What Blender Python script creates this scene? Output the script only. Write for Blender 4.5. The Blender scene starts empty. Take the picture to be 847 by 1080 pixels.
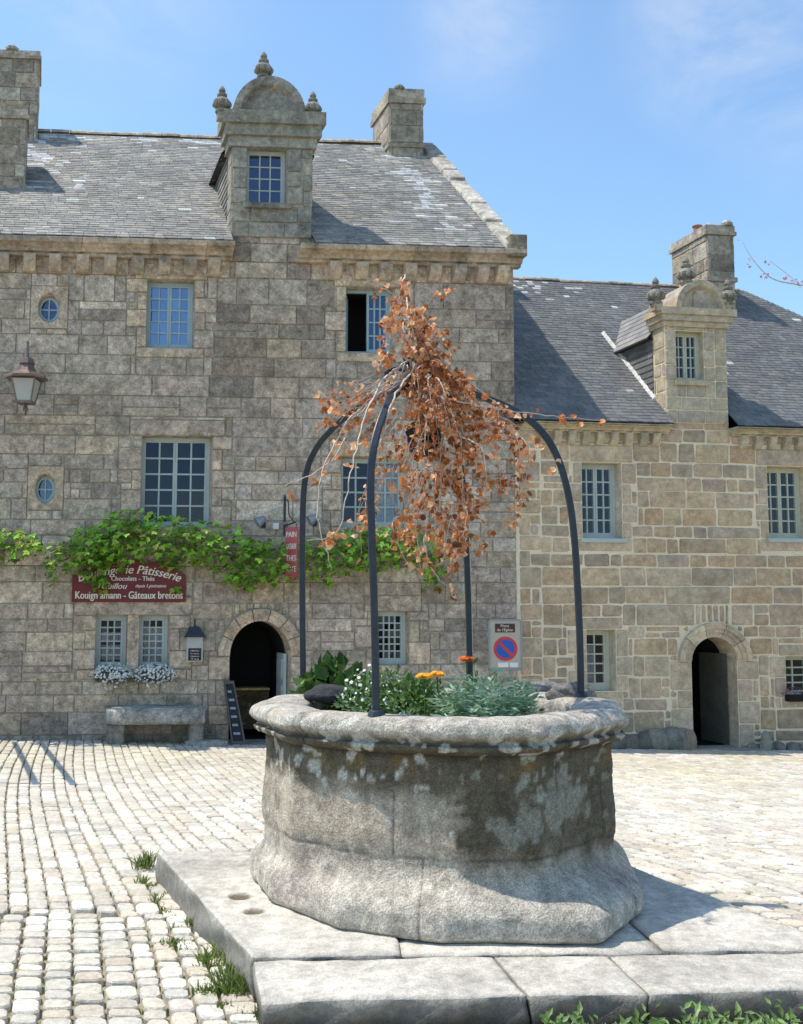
import bpy, bmesh, math, random
from mathutils import Vector, Matrix, noise
R = math.radians
rnd = random.Random(7)
scene = bpy.context.scene
col = scene.collection

# ------------------------------------------------------------------ camera
W0, H0, FPX = 847.0, 1080.0, 1050.0
CAM = Vector((0, 0, 1.70)); PITCH = R(5.44)
cd = bpy.data.cameras.new("camera"); cam = bpy.data.objects.new("camera", cd); col.objects.link(cam)
cam.location = CAM; cam.rotation_euler = (R(90) + PITCH, 0, 0)
cd.sensor_fit = 'VERTICAL'; cd.sensor_height = 36; cd.lens = 36 * FPX / H0
cd.clip_end = 3000; cd.clip_start = 0.05
scene.camera = cam
scene.render.resolution_x = 803; scene.render.resolution_y = 1024
scene.view_settings.view_transform = 'Standard'; scene.view_settings.look = 'None'

def ray(px, py):
    a = (px - W0 / 2) / FPX; b = (H0 / 2 - py) / FPX
    return Vector((a, math.cos(PITCH) - b * math.sin(PITCH), math.sin(PITCH) + b * math.cos(PITCH)))
def at_y(px, py, Y):
    d = ray(px, py); return CAM + d * (Y / d.y)
def at_z(px, py, Z):
    d = ray(px, py); return CAM + d * ((Z - CAM.z) / d.z)

def ground(x, y):
    t = max(0.0, y - 6.0)
    return -0.047 * t - 0.0022 * x * t

class Frame:
    """facade frame: u along the wall, w into the building, z up"""
    def __init__(s, O, yaw, back):
        s.O = Vector(O); s.d = Vector((math.cos(yaw), math.sin(yaw), 0)); s.n = Vector((-math.sin(yaw), math.cos(yaw), 0))
        s.k = math.tan(back - yaw)
        s.b = s.n - s.d * s.k
    def P(s, u, w, z):
        p = s.O + s.d * u + s.b * w; return Vector((p.x, p.y, z))
    def uz(s, px, py, w=0.0):
        r = ray(px, py); o = s.O + s.n * w
        t = (Vector((o.x, o.y, 0)) - Vector((CAM.x, CAM.y, 0))).dot(s.n) / r.dot(s.n)
        p = CAM + r * t
        q = p - s.O; q.z = 0
        return (q.dot(s.d) + s.k * w, p.z)
    def rect(s, x0, y0, x1, y1, w=0.0):
        a = s.uz(x0, (y0 + y1) / 2, w); b = s.uz(x1, (y0 + y1) / 2, w); c = s.uz((x0 + x1) / 2, y0, w); d = s.uz((x0 + x1) / 2, y1, w)
        return (a[0], b[0], d[1], c[1])       # u0,u1,z0,z1

YL, YR, BACK = R(4.3), R(8.7), R(20)
_t = Frame((0, 16.0, 0), YL, BACK)
FL = Frame(_t.P(_t.uz(543, 450)[0], 0, 0), YL, BACK)
FR = Frame(FL.P(0.0, 0.0, 0), YR, BACK)

# ------------------------------------------------------------------ materials
def nn(nt, t, **kw):
    n = nt.nodes.new(t)
    for k, v in kw.items(): setattr(n, k, v)
    return n
def mat(name, color=(.5, .5, .5), rough=.85, tone=False, blotch=0.25, bscale=2.0, mott=0.25, mscale=22, speck=0.15, sscale=120,
        bump=0.3, bdist=0.01, lichen=0.0, lscale=9, lcol=(.5, .5, .46), metal=0.0, spec=0.3, stain=0.0, scol=(.05, .045, .035), trans=0.0, orange=0.0):
    m = bpy.data.materials.new(name); m.use_nodes = True; nt = m.node_tree; nt.nodes.clear(); L = nt.links.new
    out = nn(nt, 'ShaderNodeOutputMaterial'); pb = nn(nt, 'ShaderNodeBsdfPrincipled')
    pb.inputs['Roughness'].default_value = rough; pb.inputs['Metallic'].default_value = metal; pb.inputs['Specular IOR Level'].default_value = spec
    tc = nn(nt, 'ShaderNodeTexCoord')
    def noi(scale, det=6, rg=.6):
        n = nn(nt, 'ShaderNodeTexNoise'); n.inputs['Scale'].default_value = scale; n.inputs['Detail'].default_value = det; n.inputs['Roughness'].default_value = rg
        L(tc.outputs['Object'], n.inputs['Vector']); return n.outputs['Fac']
    def ramp(fac, lo, hi, a=0.0, b=1.0):
        r = nn(nt, 'ShaderNodeMapRange'); r.inputs['From Min'].default_value = lo; r.inputs['From Max'].default_value = hi
        r.inputs['To Min'].default_value = a; r.inputs['To Max'].default_value = b; L(fac, r.inputs['Value']); return r.outputs['Result']
    if tone:
        at = nn(nt, 'ShaderNodeAttribute', attribute_name='tone'); c = at.outputs['Color']
    else:
        rg = nn(nt, 'ShaderNodeRGB'); rg.outputs[0].default_value = (*color, 1); c = rg.outputs[0]
    def mult(c, fac):
        x = nn(nt, 'ShaderNodeVectorMath', operation='SCALE'); L(c, x.inputs[0]); L(fac, x.inputs['Scale']); return x.outputs[0]
    def mix(c, c2, fac):
        x = nn(nt, 'ShaderNodeMix', data_type='RGBA'); L(fac, x.inputs['Factor']); L(c, x.inputs['A']); x.inputs['B'].default_value = (*c2, 1); return x.outputs['Result']
    if blotch: c = mult(c, ramp(noi(bscale, 5, .65), .3, .7, 1 - blotch, 1 + blotch))
    if mott: c = mult(c, ramp(noi(mscale, 8, .7), .3, .7, 1 - mott, 1 + mott))
    if speck: c = mult(c, ramp(noi(sscale, 3, .8), .3, .7, 1 - speck, 1 + speck))
    if stain: c = mix(c, scol, ramp(noi(1.7, 8, .7), .52, .68, 0, stain))
    if lichen:
        c = mix(c, lcol, ramp(noi(lscale, 6, .62), .60, .66, 0, lichen))
    if orange: c = mix(c, (.33, .2, .05), ramp(noi(5.3, 6, .62), .62, .68, 0, orange))
    L(c, pb.inputs['Base Color'])
    if bump:
        h = nn(nt, 'ShaderNodeMath', operation='ADD'); L(noi(mscale * .8, 8, .7), h.inputs[0]); L(noi(sscale * .7, 3, .7), h.inputs[1])
        b = nn(nt, 'ShaderNodeBump'); b.inputs['Strength'].default_value = bump; b.inputs['Distance'].default_value = bdist
        L(h.outputs[0], b.inputs['Height']); L(b.outputs[0], pb.inputs['Normal'])
    if trans:
        tr = nn(nt, 'ShaderNodeBsdfTranslucent'); L(c, tr.inputs['Color']); mx = nn(nt, 'ShaderNodeMixShader'); mx.inputs[0].default_value = trans
        L(pb.outputs[0], mx.inputs[1]); L(tr.outputs[0], mx.inputs[2]); L(mx.outputs[0], out.inputs['Surface'])
    else: L(pb.outputs[0], out.inputs['Surface'])
    return m
def glass(name, refl, tint):
    m = bpy.data.materials.new(name); m.use_nodes = True; nt = m.node_tree; nt.nodes.clear(); L = nt.links.new
    out = nn(nt, 'ShaderNodeOutputMaterial'); tr = nn(nt, 'ShaderNodeBsdfTransparent'); tr.inputs[0].default_value = (.75, .78, .8, 1)
    gl = nn(nt, 'ShaderNodeBsdfGlossy'); gl.inputs['Color'].default_value = (*tint, 1); gl.inputs['Roughness'].default_value = .04
    tc = nn(nt, 'ShaderNodeTexCoord'); no = nn(nt, 'ShaderNodeTexNoise'); no.inputs['Scale'].default_value = 3.5; L(tc.outputs['Object'], no.inputs['Vector'])
    bp = nn(nt, 'ShaderNodeBump'); bp.inputs['Strength'].default_value = .06; bp.inputs['Distance'].default_value = .03; L(no.outputs['Fac'], bp.inputs['Height']); L(bp.outputs[0], gl.inputs['Normal'])
    mx = nn(nt, 'ShaderNodeMixShader'); mx.inputs[0].default_value = refl; L(tr.outputs[0], mx.inputs[1]); L(gl.outputs[0], mx.inputs[2]); L(mx.outputs[0], out.inputs['Surface'])
    return m
M = {}
M['stoneL'] = mat('granite_grey', tone=True, blotch=.26, bscale=3.5, mott=.55, mscale=9, speck=.42, sscale=40, bump=.6, bdist=.02, lichen=.5, lscale=8, lcol=(.40, .39, .35), stain=.40, scol=(.14, .13, .105), orange=.12)
M['stoneR'] = mat('granite_buff', tone=True, blotch=.2, bscale=3, mott=.3, mscale=10, speck=.28, sscale=60, bump=.45, bdist=.015, stain=.18, scol=(.13, .11, .085))
M['mortarL'] = mat('old_mortar', (.34, .295, .23), .95, blotch=.3, mott=.35)
M['mortarR'] = mat('lime_mortar', (.76, .63, .45), .95, blotch=.12, mott=.15, mscale=30)
M['trimL'] = mat('weathered_trim', tone=True, blotch=.3, bscale=2.5, mott=.4, mscale=12, speck=.28, sscale=60, bump=.7, bdist=.02, lichen=.75, lscale=10, lcol=(.42, .41, .36), stain=.75, scol=(.07, .062, .05), orange=.45)
M['slate'] = mat('slate', tone=True, rough=.7, blotch=.25, bscale=1.3, mott=.3, mscale=9, speck=.2, sscale=60, bump=.3, bdist=.006, lichen=.55, lscale=7, lcol=(.30, .30, .29), spec=.4)
M['slateR'] = mat('slate_blue', tone=True, rough=.62, blotch=.15, bscale=1.3, mott=.18, mscale=9, speck=.12, sscale=60, bump=.25, bdist=.005, lichen=.15, lscale=6, lcol=(.3, .3, .29), spec=.45)
M['ridge'] = mat('ridge_tile', (.42, .33, .24), mott=.5, mscale=8, lichen=.7, lcol=(.5, .48, .44), orange=.6, bump=.5)
M['well'] = mat('well_granite', tone=True, blotch=.2, bscale=7, mott=.35, mscale=30, speck=.42, sscale=120, bump=1.0, bdist=.014)
M['plinth'] = mat('plinth_granite', tone=True, blotch=.15, bscale=2.5, mott=.3, mscale=20, speck=.24, sscale=120, bump=.7, bdist=.01)
M['cobble'] = mat('cobble_granite', tone=True, blotch=.1, bscale=1.0, mott=.25, mscale=24, speck=.22, sscale=140, bump=.7, bdist=.01)
M['sand'] = mat('joint_sand', (.30, .26, .17), .95, blotch=.3, bscale=1.2, mott=.35, stain=.4, scol=(.09, .10, .035))
M['dark'] = mat('dark_interior', (.012, .011, .011), .9, blotch=0, mott=0, speck=0, bump=0)
M['paint'] = mat('blue_grey_paint', (.42, .46, .43), .5, blotch=.08, mott=.08, speck=.03, bump=.05)
M['paint_blue'] = mat('blue_paint', (.34, .44, .46), .5, blotch=.08, mott=.08, speck=.03, bump=.05)
M['paint_green'] = mat('pale_green_paint', (.48, .48, .37), .5, blotch=.08, mott=.08, speck=.03, bump=.05)
M['glass_sky'] = glass('glass_bright', .42, (.42, .54, .74))
M['glass_dark'] = glass('glass_dark', .05, (.62, .7, .9))
M['glass_mid'] = glass('glass_mid', .16, (.5, .6, .85))
M['curtain'] = mat('lace_curtain', (.55, .56, .55), .9, blotch=.2, bscale=6, mott=.3, bump=.2)
M['iron'] = mat('wrought_iron', (.022, .028, .040), .42, blotch=.3, bscale=8, mott=.3, mscale=30, bump=.3, bdist=.004, metal=.2, spec=.55)
M['leaf'] = mat('vine_leaf', tone=True, rough=.45, blotch=.1, mott=.1, speck=0, bump=0, trans=.3)
M['deadleaf'] = mat('dead_leaf', tone=True, rough=.6, blotch=.1, mott=.15, speck=0, bump=0, trans=.3)
M['bark'] = mat('vine_bark', (.20, .15, .10), .85, bump=.4)
M['twig'] = mat('dead_twig', (.50, .41, .34), .8, mott=.3, bump=.3)
M['soil'] = mat('soil', (.10, .08, .055), .95, mott=.5, bump=1, bdist=.02)
M['petal'] = mat('petal', tone=True, rough=.6, blotch=0, mott=.08, speck=0, bump=0, trans=.25)
M['red'] = mat('dark_red_paint', (.145, .022, .024), .5, blotch=.1, mott=.1, bump=.05)
M['pink'] = mat('faded_red_paint', (.42, .09, .10), .5, blotch=.1, mott=.1, bump=.05)
M['letter'] = mat('cream_lettering', (.72, .66, .56), .6, blotch=.0, mott=.1, speck=0, bump=0)
M['fillet'] = mat('lime_fillet', (.62, .60, .55), .9, mott=.35)
M['white'] = mat('white_paint', (.72, .70, .66), .5, blotch=.05, mott=.05, speck=0, bump=0)
M['beige'] = mat('beige_panel', (.44, .38, .31), .5, blotch=.05, mott=.05, speck=0, bump=0)
M['brown'] = mat('brown_plate', (.07, .03, .025), .5, blotch=.05, mott=.05, speck=0, bump=0)
M['sblue'] = mat('sign_blue', (.02, .10, .42), .45, blotch=.05, mott=.05, speck=0, bump=0)
M['sred'] = mat('sign_red', (.55, .05, .06), .45, blotch=.05, mott=.05, speck=0, bump=0)
M['zinc'] = mat('grey_metal', (.30, .31, .33), .45, blotch=.1, mott=.1, metal=.4, bump=.05)
M['copper'] = mat('old_copper', (.20, .14, .125), .4, blotch=.2, mott=.3, metal=.55, bump=.15)
M['frost'] = mat('frosted_glass', (.42, .41, .38), .35, blotch=.08, mott=.05, speck=0, bump=0)
M['chalk'] = mat('black_board', (.02, .021, .024), .6, blotch=.2, mott=.2, bump=.1)
M['wood'] = mat('grey_wood', (.12, .10, .085), .7, bump=.3)
M['terra'] = mat('terracotta', (.35, .13, .07), .8)
M['rock'] = mat('rock', (.20, .19, .17), .9, blotch=.3, mott=.45, bump=.9, bdist=.02, lichen=.4)

# ------------------------------------------------------------------ mesh builder
class MB:
    def __init__(s): s.v = []; s.f = []; s.c = []; s.m = []
    def face(s, pts, tone=(1, 1, 1), mi=0):
        i = len(s.v); s.v += [tuple(p) for p in pts]; s.f.append(tuple(range(i, i + len(pts)))); s.c.append(tone); s.m.append(mi)
    def add(s, vs, fs, tone=(1, 1, 1), mi=0):
        i = len(s.v); s.v += [tuple(p) for p in vs]
        for f in fs: s.f.append(tuple(i + k for k in f)); s.c.append(tone); s.m.append(mi)
    def hexa(s, p, tone=(1, 1, 1), mi=0):      # p: 8 points, bottom 0-3 ccw, top 4-7
        s.add(p, [(3, 2, 1, 0), (4, 5, 6, 7), (0, 1, 5, 4), (1, 2, 6, 5), (2, 3, 7, 6), (3, 0, 4, 7)], tone, mi)
    def fbox(s, F, u0, u1, w0, w1, z0, z1, tone=(1, 1, 1), mi=0):
        s.hexa([F.P(u0, w0, z0), F.P(u1, w0, z0), F.P(u1, w1, z0), F.P(u0, w1, z0), F.P(u0, w0, z1), F.P(u1, w0, z1), F.P(u1, w1, z1), F.P(u0, w1, z1)], tone, mi)
    def prism(s, prof, A, B, tone=(1, 1, 1), mi=0):   # prof: list of Vectors offsets; from A to B
        n = len(prof); a = [A + p for p in prof]; b = [B + p for p in prof]
        s.add(a + b, [tuple(range(n))[::-1], tuple(range(n, 2 * n))] + [(i, (i + 1) % n, n + (i + 1) % n, n + i) for i in range(n)], tone, mi)
    def tube(s, pts, rad, n=6, tone=(1, 1, 1), mi=0, cap=True):
        pts = [Vector(p) for p in pts]; m = len(pts)
        if not hasattr(rad, '__len__'): rad = [rad] * m
        vs = []; up = None
        for i, p in enumerate(pts):
            t = (pts[min(i + 1, m - 1)] - pts[max(i - 1, 0)]).normalized()
            if up is None:
                up = Vector((0, 0, 1)) if abs(t.z) < .9 else Vector((1, 0, 0))
            x = t.cross(up).normalized(); up = x.cross(t).normalized()
            for k in range(n):
                a = 2 * math.pi * (k + .5) / n; vs.append(p + (x * math.cos(a) + up * math.sin(a)) * rad[i])
        fs = []
        for i in range(m - 1):
            for k in range(n): fs.append((i * n + k, i * n + (k + 1) % n, (i + 1) * n + (k + 1) % n, (i + 1) * n + k))
        if cap: fs.append(tuple(range(n))[::-1]); fs.append(tuple((m - 1) * n + k for k in range(n)))
        s.add(vs, fs, tone, mi)
    def lathe(s, C, prof, n=16, tone=(1, 1, 1), mi=0, sx=1, sy=1):
        vs = []; 
        for r, z in prof:
            for k in range(n):
                a = 2 * math.pi * k / n; vs.append(Vector(C) + Vector((r * math.cos(a) * sx, r * math.sin(a) * sy, z)))
        fs = []
        for i in range(len(prof) - 1):
            for k in range(n): fs.append((i * n + k, i * n + (k + 1) % n, (i + 1) * n + (k + 1) % n, (i + 1) * n + k))
        fs.append(tuple(range(n))[::-1]); fs.append(tuple((len(prof) - 1) * n + k for k in range(n)))
        s.add(vs, fs, tone, mi)
    def build(s, name, mats, parent=None, smooth=False, kind=None):
        me = bpy.data.meshes.new(name); me.from_pydata(s.v, [], s.f)
        if not isinstance(mats, (list, tuple)): mats = [mats]
        for m in mats: me.materials.append(m)
        ca = me.color_attributes.new('tone', 'FLOAT_COLOR', 'CORNER')
        buf = []
        for f, c in zip(s.f, s.c):
            if isinstance(c, list):
                for q in c: buf += [q[0], q[1], q[2], 1]
            else: buf += [c[0], c[1], c[2], 1] * len(f)
        ca.data.foreach_set('color', buf)
        me.polygons.foreach_set('material_index', s.m)
        if smooth: me.polygons.foreach_set('use_smooth', [True] * len(s.f))
        me.update()
        o = bpy.data.objects.new(name, me); col.objects.link(o)
        if parent: o.parent = parent; o.location = -parent.location if parent.type == 'EMPTY' else (0, 0, 0)
        if kind: o['kind'] = kind
        return o
def empty(name, loc, label, cat, group=None):
    o = bpy.data.objects.new(name, None); col.objects.link(o); o.location = loc; o.empty_display_size = .2
    o['label'] = label; o['category'] = cat
    if group: o['group'] = group
    return o
def tag(o, label, cat, group=None, kind=None):
    o['label'] = label; o['category'] = cat
    if group: o['group'] = group
    if kind: o['kind'] = kind
    return o
def bevel(o, w=.01, seg=2):
    b = o.modifiers.new('bevel', 'BEVEL'); b.width = w; b.segments = seg; b.limit_method = 'ANGLE'; b.angle_limit = R(35)
    return o
def jit(c, a=.12, r=rnd):
    k = 1 + r.uniform(-a, a); return (c[0] * k * (1 + r.uniform(-.03, .03)), c[1] * k, c[2] * k * (1 + r.uniform(-.04, .04)))
def lerp(a, b, t): return a + (b - a) * t
def spline(pts, n=8):
    pts = [Vector(p) for p in pts]; P = [pts[0] * 2 - pts[1]] + pts + [pts[-1] * 2 - pts[-2]]; out = []
    for i in range(1, len(P) - 2):
        for k in range(n):
            t = k / n; a, b, c, d = P[i - 1], P[i], P[i + 1], P[i + 2]
            out.append(.5 * ((2 * b) + (c - a) * t + (2 * a - 5 * b + 4 * c - d) * t * t + (3 * b - a - 3 * c + d) * t ** 3))
    out.append(pts[-1]); return out

# ------------------------------------------------------------------ masonry
def subtract(rects, hole):
    out = []
    a0, a1, b0, b1 = hole
    for (u0, u1, z0, z1) in rects:
        if u1 <= a0 or u0 >= a1 or z1 <= b0 or z0 >= b1: out.append((u0, u1, z0, z1)); continue
        if u0 < a0: out.append((u0, a0, z0, z1))
        if u1 > a1: out.append((a1, u1, z0, z1))
        m0, m1 = max(u0, a0), min(u1, a1)
        if z0 < b0: out.append((m0, m1, z0, b0))
        if z1 > b1: out.append((m0, m1, b1, z1))
    return out
def stone(mb, P, rc, gap, proud, tone, bev=.012, jt=.004, r=rnd):
    """one dressed block: a chamfered, slightly irregular pillow on the plane P(u, w, z)"""
    u0, u1, z0, z1 = rc; g = gap / 2
    u0 += g; u1 -= g; z0 += g; z1 -= g
    if u1 - u0 < .03 or z1 - z0 < .03: return
    j = lambda: r.uniform(-jt, jt)
    c = min(.25 * (u1 - u0), .25 * (z1 - z0), bev * 1.1)
    base = [(u0 + c, z0), (u1 - c, z0), (u1, z0 + c), (u1, z1 - c), (u1 - c, z1), (u0 + c, z1), (u0, z1 - c), (u0, z0 + c)]
    base = [(a + j(), b + j()) for a, b in base]
    cu, cz = (u0 + u1) / 2, (z0 + z1) / 2
    b = min(bev, .3 * (u1 - u0), .3 * (z1 - z0))
    def ins(q, d):
        a, z = q; return (a - math.copysign(d, a - cu), z - math.copysign(d, z - cz))
    t = [0, proud * .75, proud]
    tl = [r.uniform(-.004, .004) for _ in range(8)]
    ring0 = [P(a, .002, z) for a, z in base]
    ring1 = [P(*((lambda q: (q[0], -proud * .7 + tl[i] * .3, q[1]))(ins(base[i], b * .3)))) for i in range(8)]
    ring2 = [P(*((lambda q: (q[0], -proud + tl[i] * .5, q[1]))(ins(base[i], b)))) for i in range(8)]
    vs = ring0 + ring1 + ring2 + [P(cu, -proud - r.uniform(0, .006), cz)]
    fs = []
    for i in range(8):
        k = (i + 1) % 8
        fs += [(i, k, 8 + k, 8 + i), (8 + i, 8 + k, 16 + k, 16 + i), (16 + i, 16 + k, 24)]
    mb.add(vs, fs, tone)
def courses(mb, P, reg, placed, hr, wr, gap, proud, pal, stain=None, bev=.012, jt=.004, r=rnd, split=.0):
    u0, u1, z0, z1 = reg; z = z0
    while z < z1 - .02:
        h = r.uniform(*hr)
        if z1 - (z + h) < hr[0] * .6: h = z1 - z
        u = u0 - r.uniform(0, wr[1])
        while u < u1:
            w = r.uniform(*wr) * (1.25 if h > sum(hr) / 2 else 1)
            if r.random() < .12: w *= 1.7
            rc0 = (max(u, u0), min(u + w, u1), z, z + h)
            rcs = [rc0]
            if r.random() < split:
                zz = z + h * r.uniform(.4, .6); rcs = [(rc0[0], rc0[1], z, zz), (rc0[0], rc0[1], zz, z + h)]
                if r.random() < .5 and w > .3:
                    um = (rc0[0] + rc0[1]) / 2 + r.uniform(-.05, .05); rcs = [(rc0[0], um, z, zz), (um, rc0[1], z, zz), rcs[1]]
            for pl in placed: rcs = subtract(rcs, pl)
            for rc in rcs:
                if rc[1] - rc[0] < .045 or rc[3] - rc[2] < .04: continue
                t = jit(r.choice(pal), .10, r)
                if stain: k = stain((rc[0] + rc[1]) / 2, (rc[2] + rc[3]) / 2); t = tuple(a * k for a in t)
                stone(mb, P, rc, gap, proud * r.uniform(.8, 1.25), t, bev, jt, r)
            u += w
        z += h
def sheet(mb, P, reg, holes, mi, tone=(1, 1, 1), w=0.0):
    us = sorted(set([reg[0], reg[1]] + [h[i] for h in holes for i in (0, 1) if reg[0] < h[i] < reg[1]]))
    zs = sorted(set([reg[2], reg[3]] + [h[i] for h in holes for i in (2, 3) if reg[2] < h[i] < reg[3]]))
    for a, b in zip(us, us[1:]):
        for c, d in zip(zs, zs[1:]):
            m, n = (a + b) / 2, (c + d) / 2
            if any(h[0] < m < h[1] and h[2] < n < h[3] for h in holes): continue
            mb.face([P(a, w, c), P(b, w, c), P(b, w, d), P(a, w, d)], tone, mi)
def reveal(mb, P, h, depth, tone, mi_dark, mi=0, room=.9, curtain=False):
    u0, u1, z0, z1 = h; d = depth
    mb.face([P(u0, 0, z0), P(u0, d, z0), P(u0, d, z1), P(u0, 0, z1)], tone, mi); mb.face([P(u1, 0, z0), P(u1, 0, z1), P(u1, d, z1), P(u1, d, z0)], tone, mi)
    mb.face([P(u0, 0, z1), P(u0, d, z1), P(u1, d, z1), P(u1, 0, z1)], tone, mi); mb.face([P(u0, 0, z0), P(u1, 0, z0), P(u1, d, z0), P(u0, d, z0)], tone, mi)
    e = .0
    for q in ([(u0, d, z0), (u0, room, z0), (u0, room, z1), (u0, d, z1)], [(u1, d, z0), (u1, d, z1), (u1, room, z1), (u1, room, z0)],
              [(u0, d, z1), (u0, room, z1), (u1, room, z1), (u1, d, z1)], [(u0, d, z0), (u1, d, z0), (u1, room, z0), (u0, room, z0)],
              [(u0, room, z0), (u1, room, z0), (u1, room, z1), (u0, room, z1)]):
        mb.face([P(*x) for x in q], (1, 1, 1), mi_dark)
def surround(mb, P, h, placed, pal, gap, proud, jw=(.16, .34), lint=.26, sill=.16, r=rnd, jh=(.24, .36), le=.2):
    """lintel, sill and alternating jamb stones round an opening"""
    u0, u1, z0, z1 = h
    def put(rc): stone(mb, P, rc, gap, proud * 1.3, jit(r.choice(pal), .1, r), .010, .003, r); placed.append(rc)
    put((u0 - le, u1 + le, z1, z1 + lint))
    if sill: put((u0 - le * .8, u1 + le * .8, z0 - sill, z0))
    for s in (0, 1):
        z = z0; k = r.randint(0, 1)
        while z < z1 - .01:
            hh = r.uniform(*jh); hh = (z1 - z) if z1 - (z + hh) < .15 else hh
            w = jw[k % 2] * r.uniform(.9, 1.1); k += 1
            put((u0 - w, u0, z, z + hh) if s == 0 else (u1, u1 + w, z, z + hh)); z += hh
def window(P, h, parent, leaves=2, cols=2, rows=5, depth=.17, paint='paint', gl='glass_dark', fw=.045, mw=.022, curtain=None, sill=None, gap_right=0, name='window', openleaf=False):
    u0, u1, z0, z1 = h; u0 += .002; u1 -= .002; z0 += .002; z1 -= .002
    class F_: pass
    f = F_(); f.P = P
    mb = MB(); d = depth
    def bar(a, b, c, e, w0, w1): mb.fbox(f, a, b, w0, w1, c, e)
    bar(u0, u0 + fw, z0, z1, d, d + .06); bar(u1 - fw, u1, z0, z1, d, d + .06)
    bar(u0 + fw, u1 - fw, z1 - fw, z1, d, d + .06); bar(u0 + fw, u1 - fw, z0, z0 + fw * 1.3, d, d + .06)
    a0, a1 = u0 + fw, u1 - fw; c0, c1 = z0 + fw * 1.3, z1 - fw
    lw = (a1 - a0) / leaves; panes = []
    for i in range(leaves):
        if openleaf and i == 0: continue
        p0, p1 = a0 + i * lw + .002, a0 + (i + 1) * lw - .002; st = .032
        bar(p0, p0 + st, c0, c1, d + .008, d + .05); bar(p1 - st, p1, c0, c1, d + .008, d + .05)
        bar(p0 + st, p1 - st, c1 - st, c1, d + .01, d + .048); bar(p0 + st, p1 - st, c0, c0 + st * 1.3, d + .01, d + .048)
        q0, q1, r0, r1 = p0 + st, p1 - st, c0 + st * 1.3, c1 - st
        for k in range(1, cols):
            x = lerp(q0, q1, k / cols); bar(x - mw / 2, x + mw / 2, r0, r1, d + .014, d + .042)
        for k in range(1, rows):
            z = lerp(r0, r1, k / rows); bar(q0, q1, z - mw / 2, z + mw / 2, d + .016, d + .04)
        panes.append((q0, q1, r0, r1))
    if openleaf:   # left casement swung inwards
        p0 = a0; st = .03; L_ = lw
        g = lambda t, z: P(p0 + t * .35 * L_, d + .06 + t * .93 * L_, z)
        for t0, t1 in ((0, .09), (.91, 1), (.47, .53)):
            mb.hexa([g(t0, c0), g(t1, c0), g(t1, c0) + Vector((.03, 0, 0)), g(t0, c0) + Vector((.03, 0, 0)), g(t0, c1), g(t1, c1), g(t1, c1) + Vector((.03, 0, 0)), g(t0, c1) + Vector((.03, 0, 0))])
        for k in range(rows + 1):
            z = lerp(c0, c1 - .03, k / rows); mb.hexa([g(0, z), g(1, z), g(1, z) + Vector((.025, 0, 0)), g(0, z) + Vector((.025, 0, 0)), g(0, z + .03), g(1, z + .03), g(1, z + .03) + Vector((.025, 0, 0)), g(0, z + .03) + Vector((.025, 0, 0))])
    wo = mb.build(name, M[paint], parent)
    g = MB()
    rg_ = random.Random(int(abs(u0 * 100)) + rows)
    for q in panes:
        for i in range(cols):
            for j in range(rows):
                x0, x1, y0, y1 = lerp(q[0], q[1], i / cols), lerp(q[0], q[1], (i + 1) / cols), lerp(q[2], q[3], j / rows), lerp(q[2], q[3], (j + 1) / rows)
                a, b = rg_.uniform(-.003, .003), rg_.uniform(-.003, .003); g.face([P(x0, d + .03 + a, y0), P(x1, d + .03 + b, y0), P(x1, d + .03 - a, y1), P(x0, d + .03 - b, y1)])
    if panes:
        g.build('pane', M[gl], wo)
    if curtain:
        c = MB()
        for (ca, cb, cz0, cz1) in curtain:
            ua, ub = lerp(a0, a1, ca), lerp(a0, a1, cb); n = 14
            for i in range(n):
                x0, x1 = lerp(ua, ub, i / n), lerp(ua, ub, (i + 1) / n)
                y0, y1 = d + .10 + .02 * (i % 2), d + .10 + .02 * ((i + 1) % 2)
                za, zb = lerp(c0, c1, cz0), lerp(c0, c1, cz1)
                c.face([P(x0, y0, za), P(x1, y1, za), P(x1, y1, zb), P(x0, y0, zb)])
        c.build('curtain', M['curtain'], wo)
    if sill:
        s = MB(); s.fbox(f, u0 - .05, u1 + .05, -.06, d, z0 - .07, z0 - .004); s.build('sill', M[sill], wo)
    return wo

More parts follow.
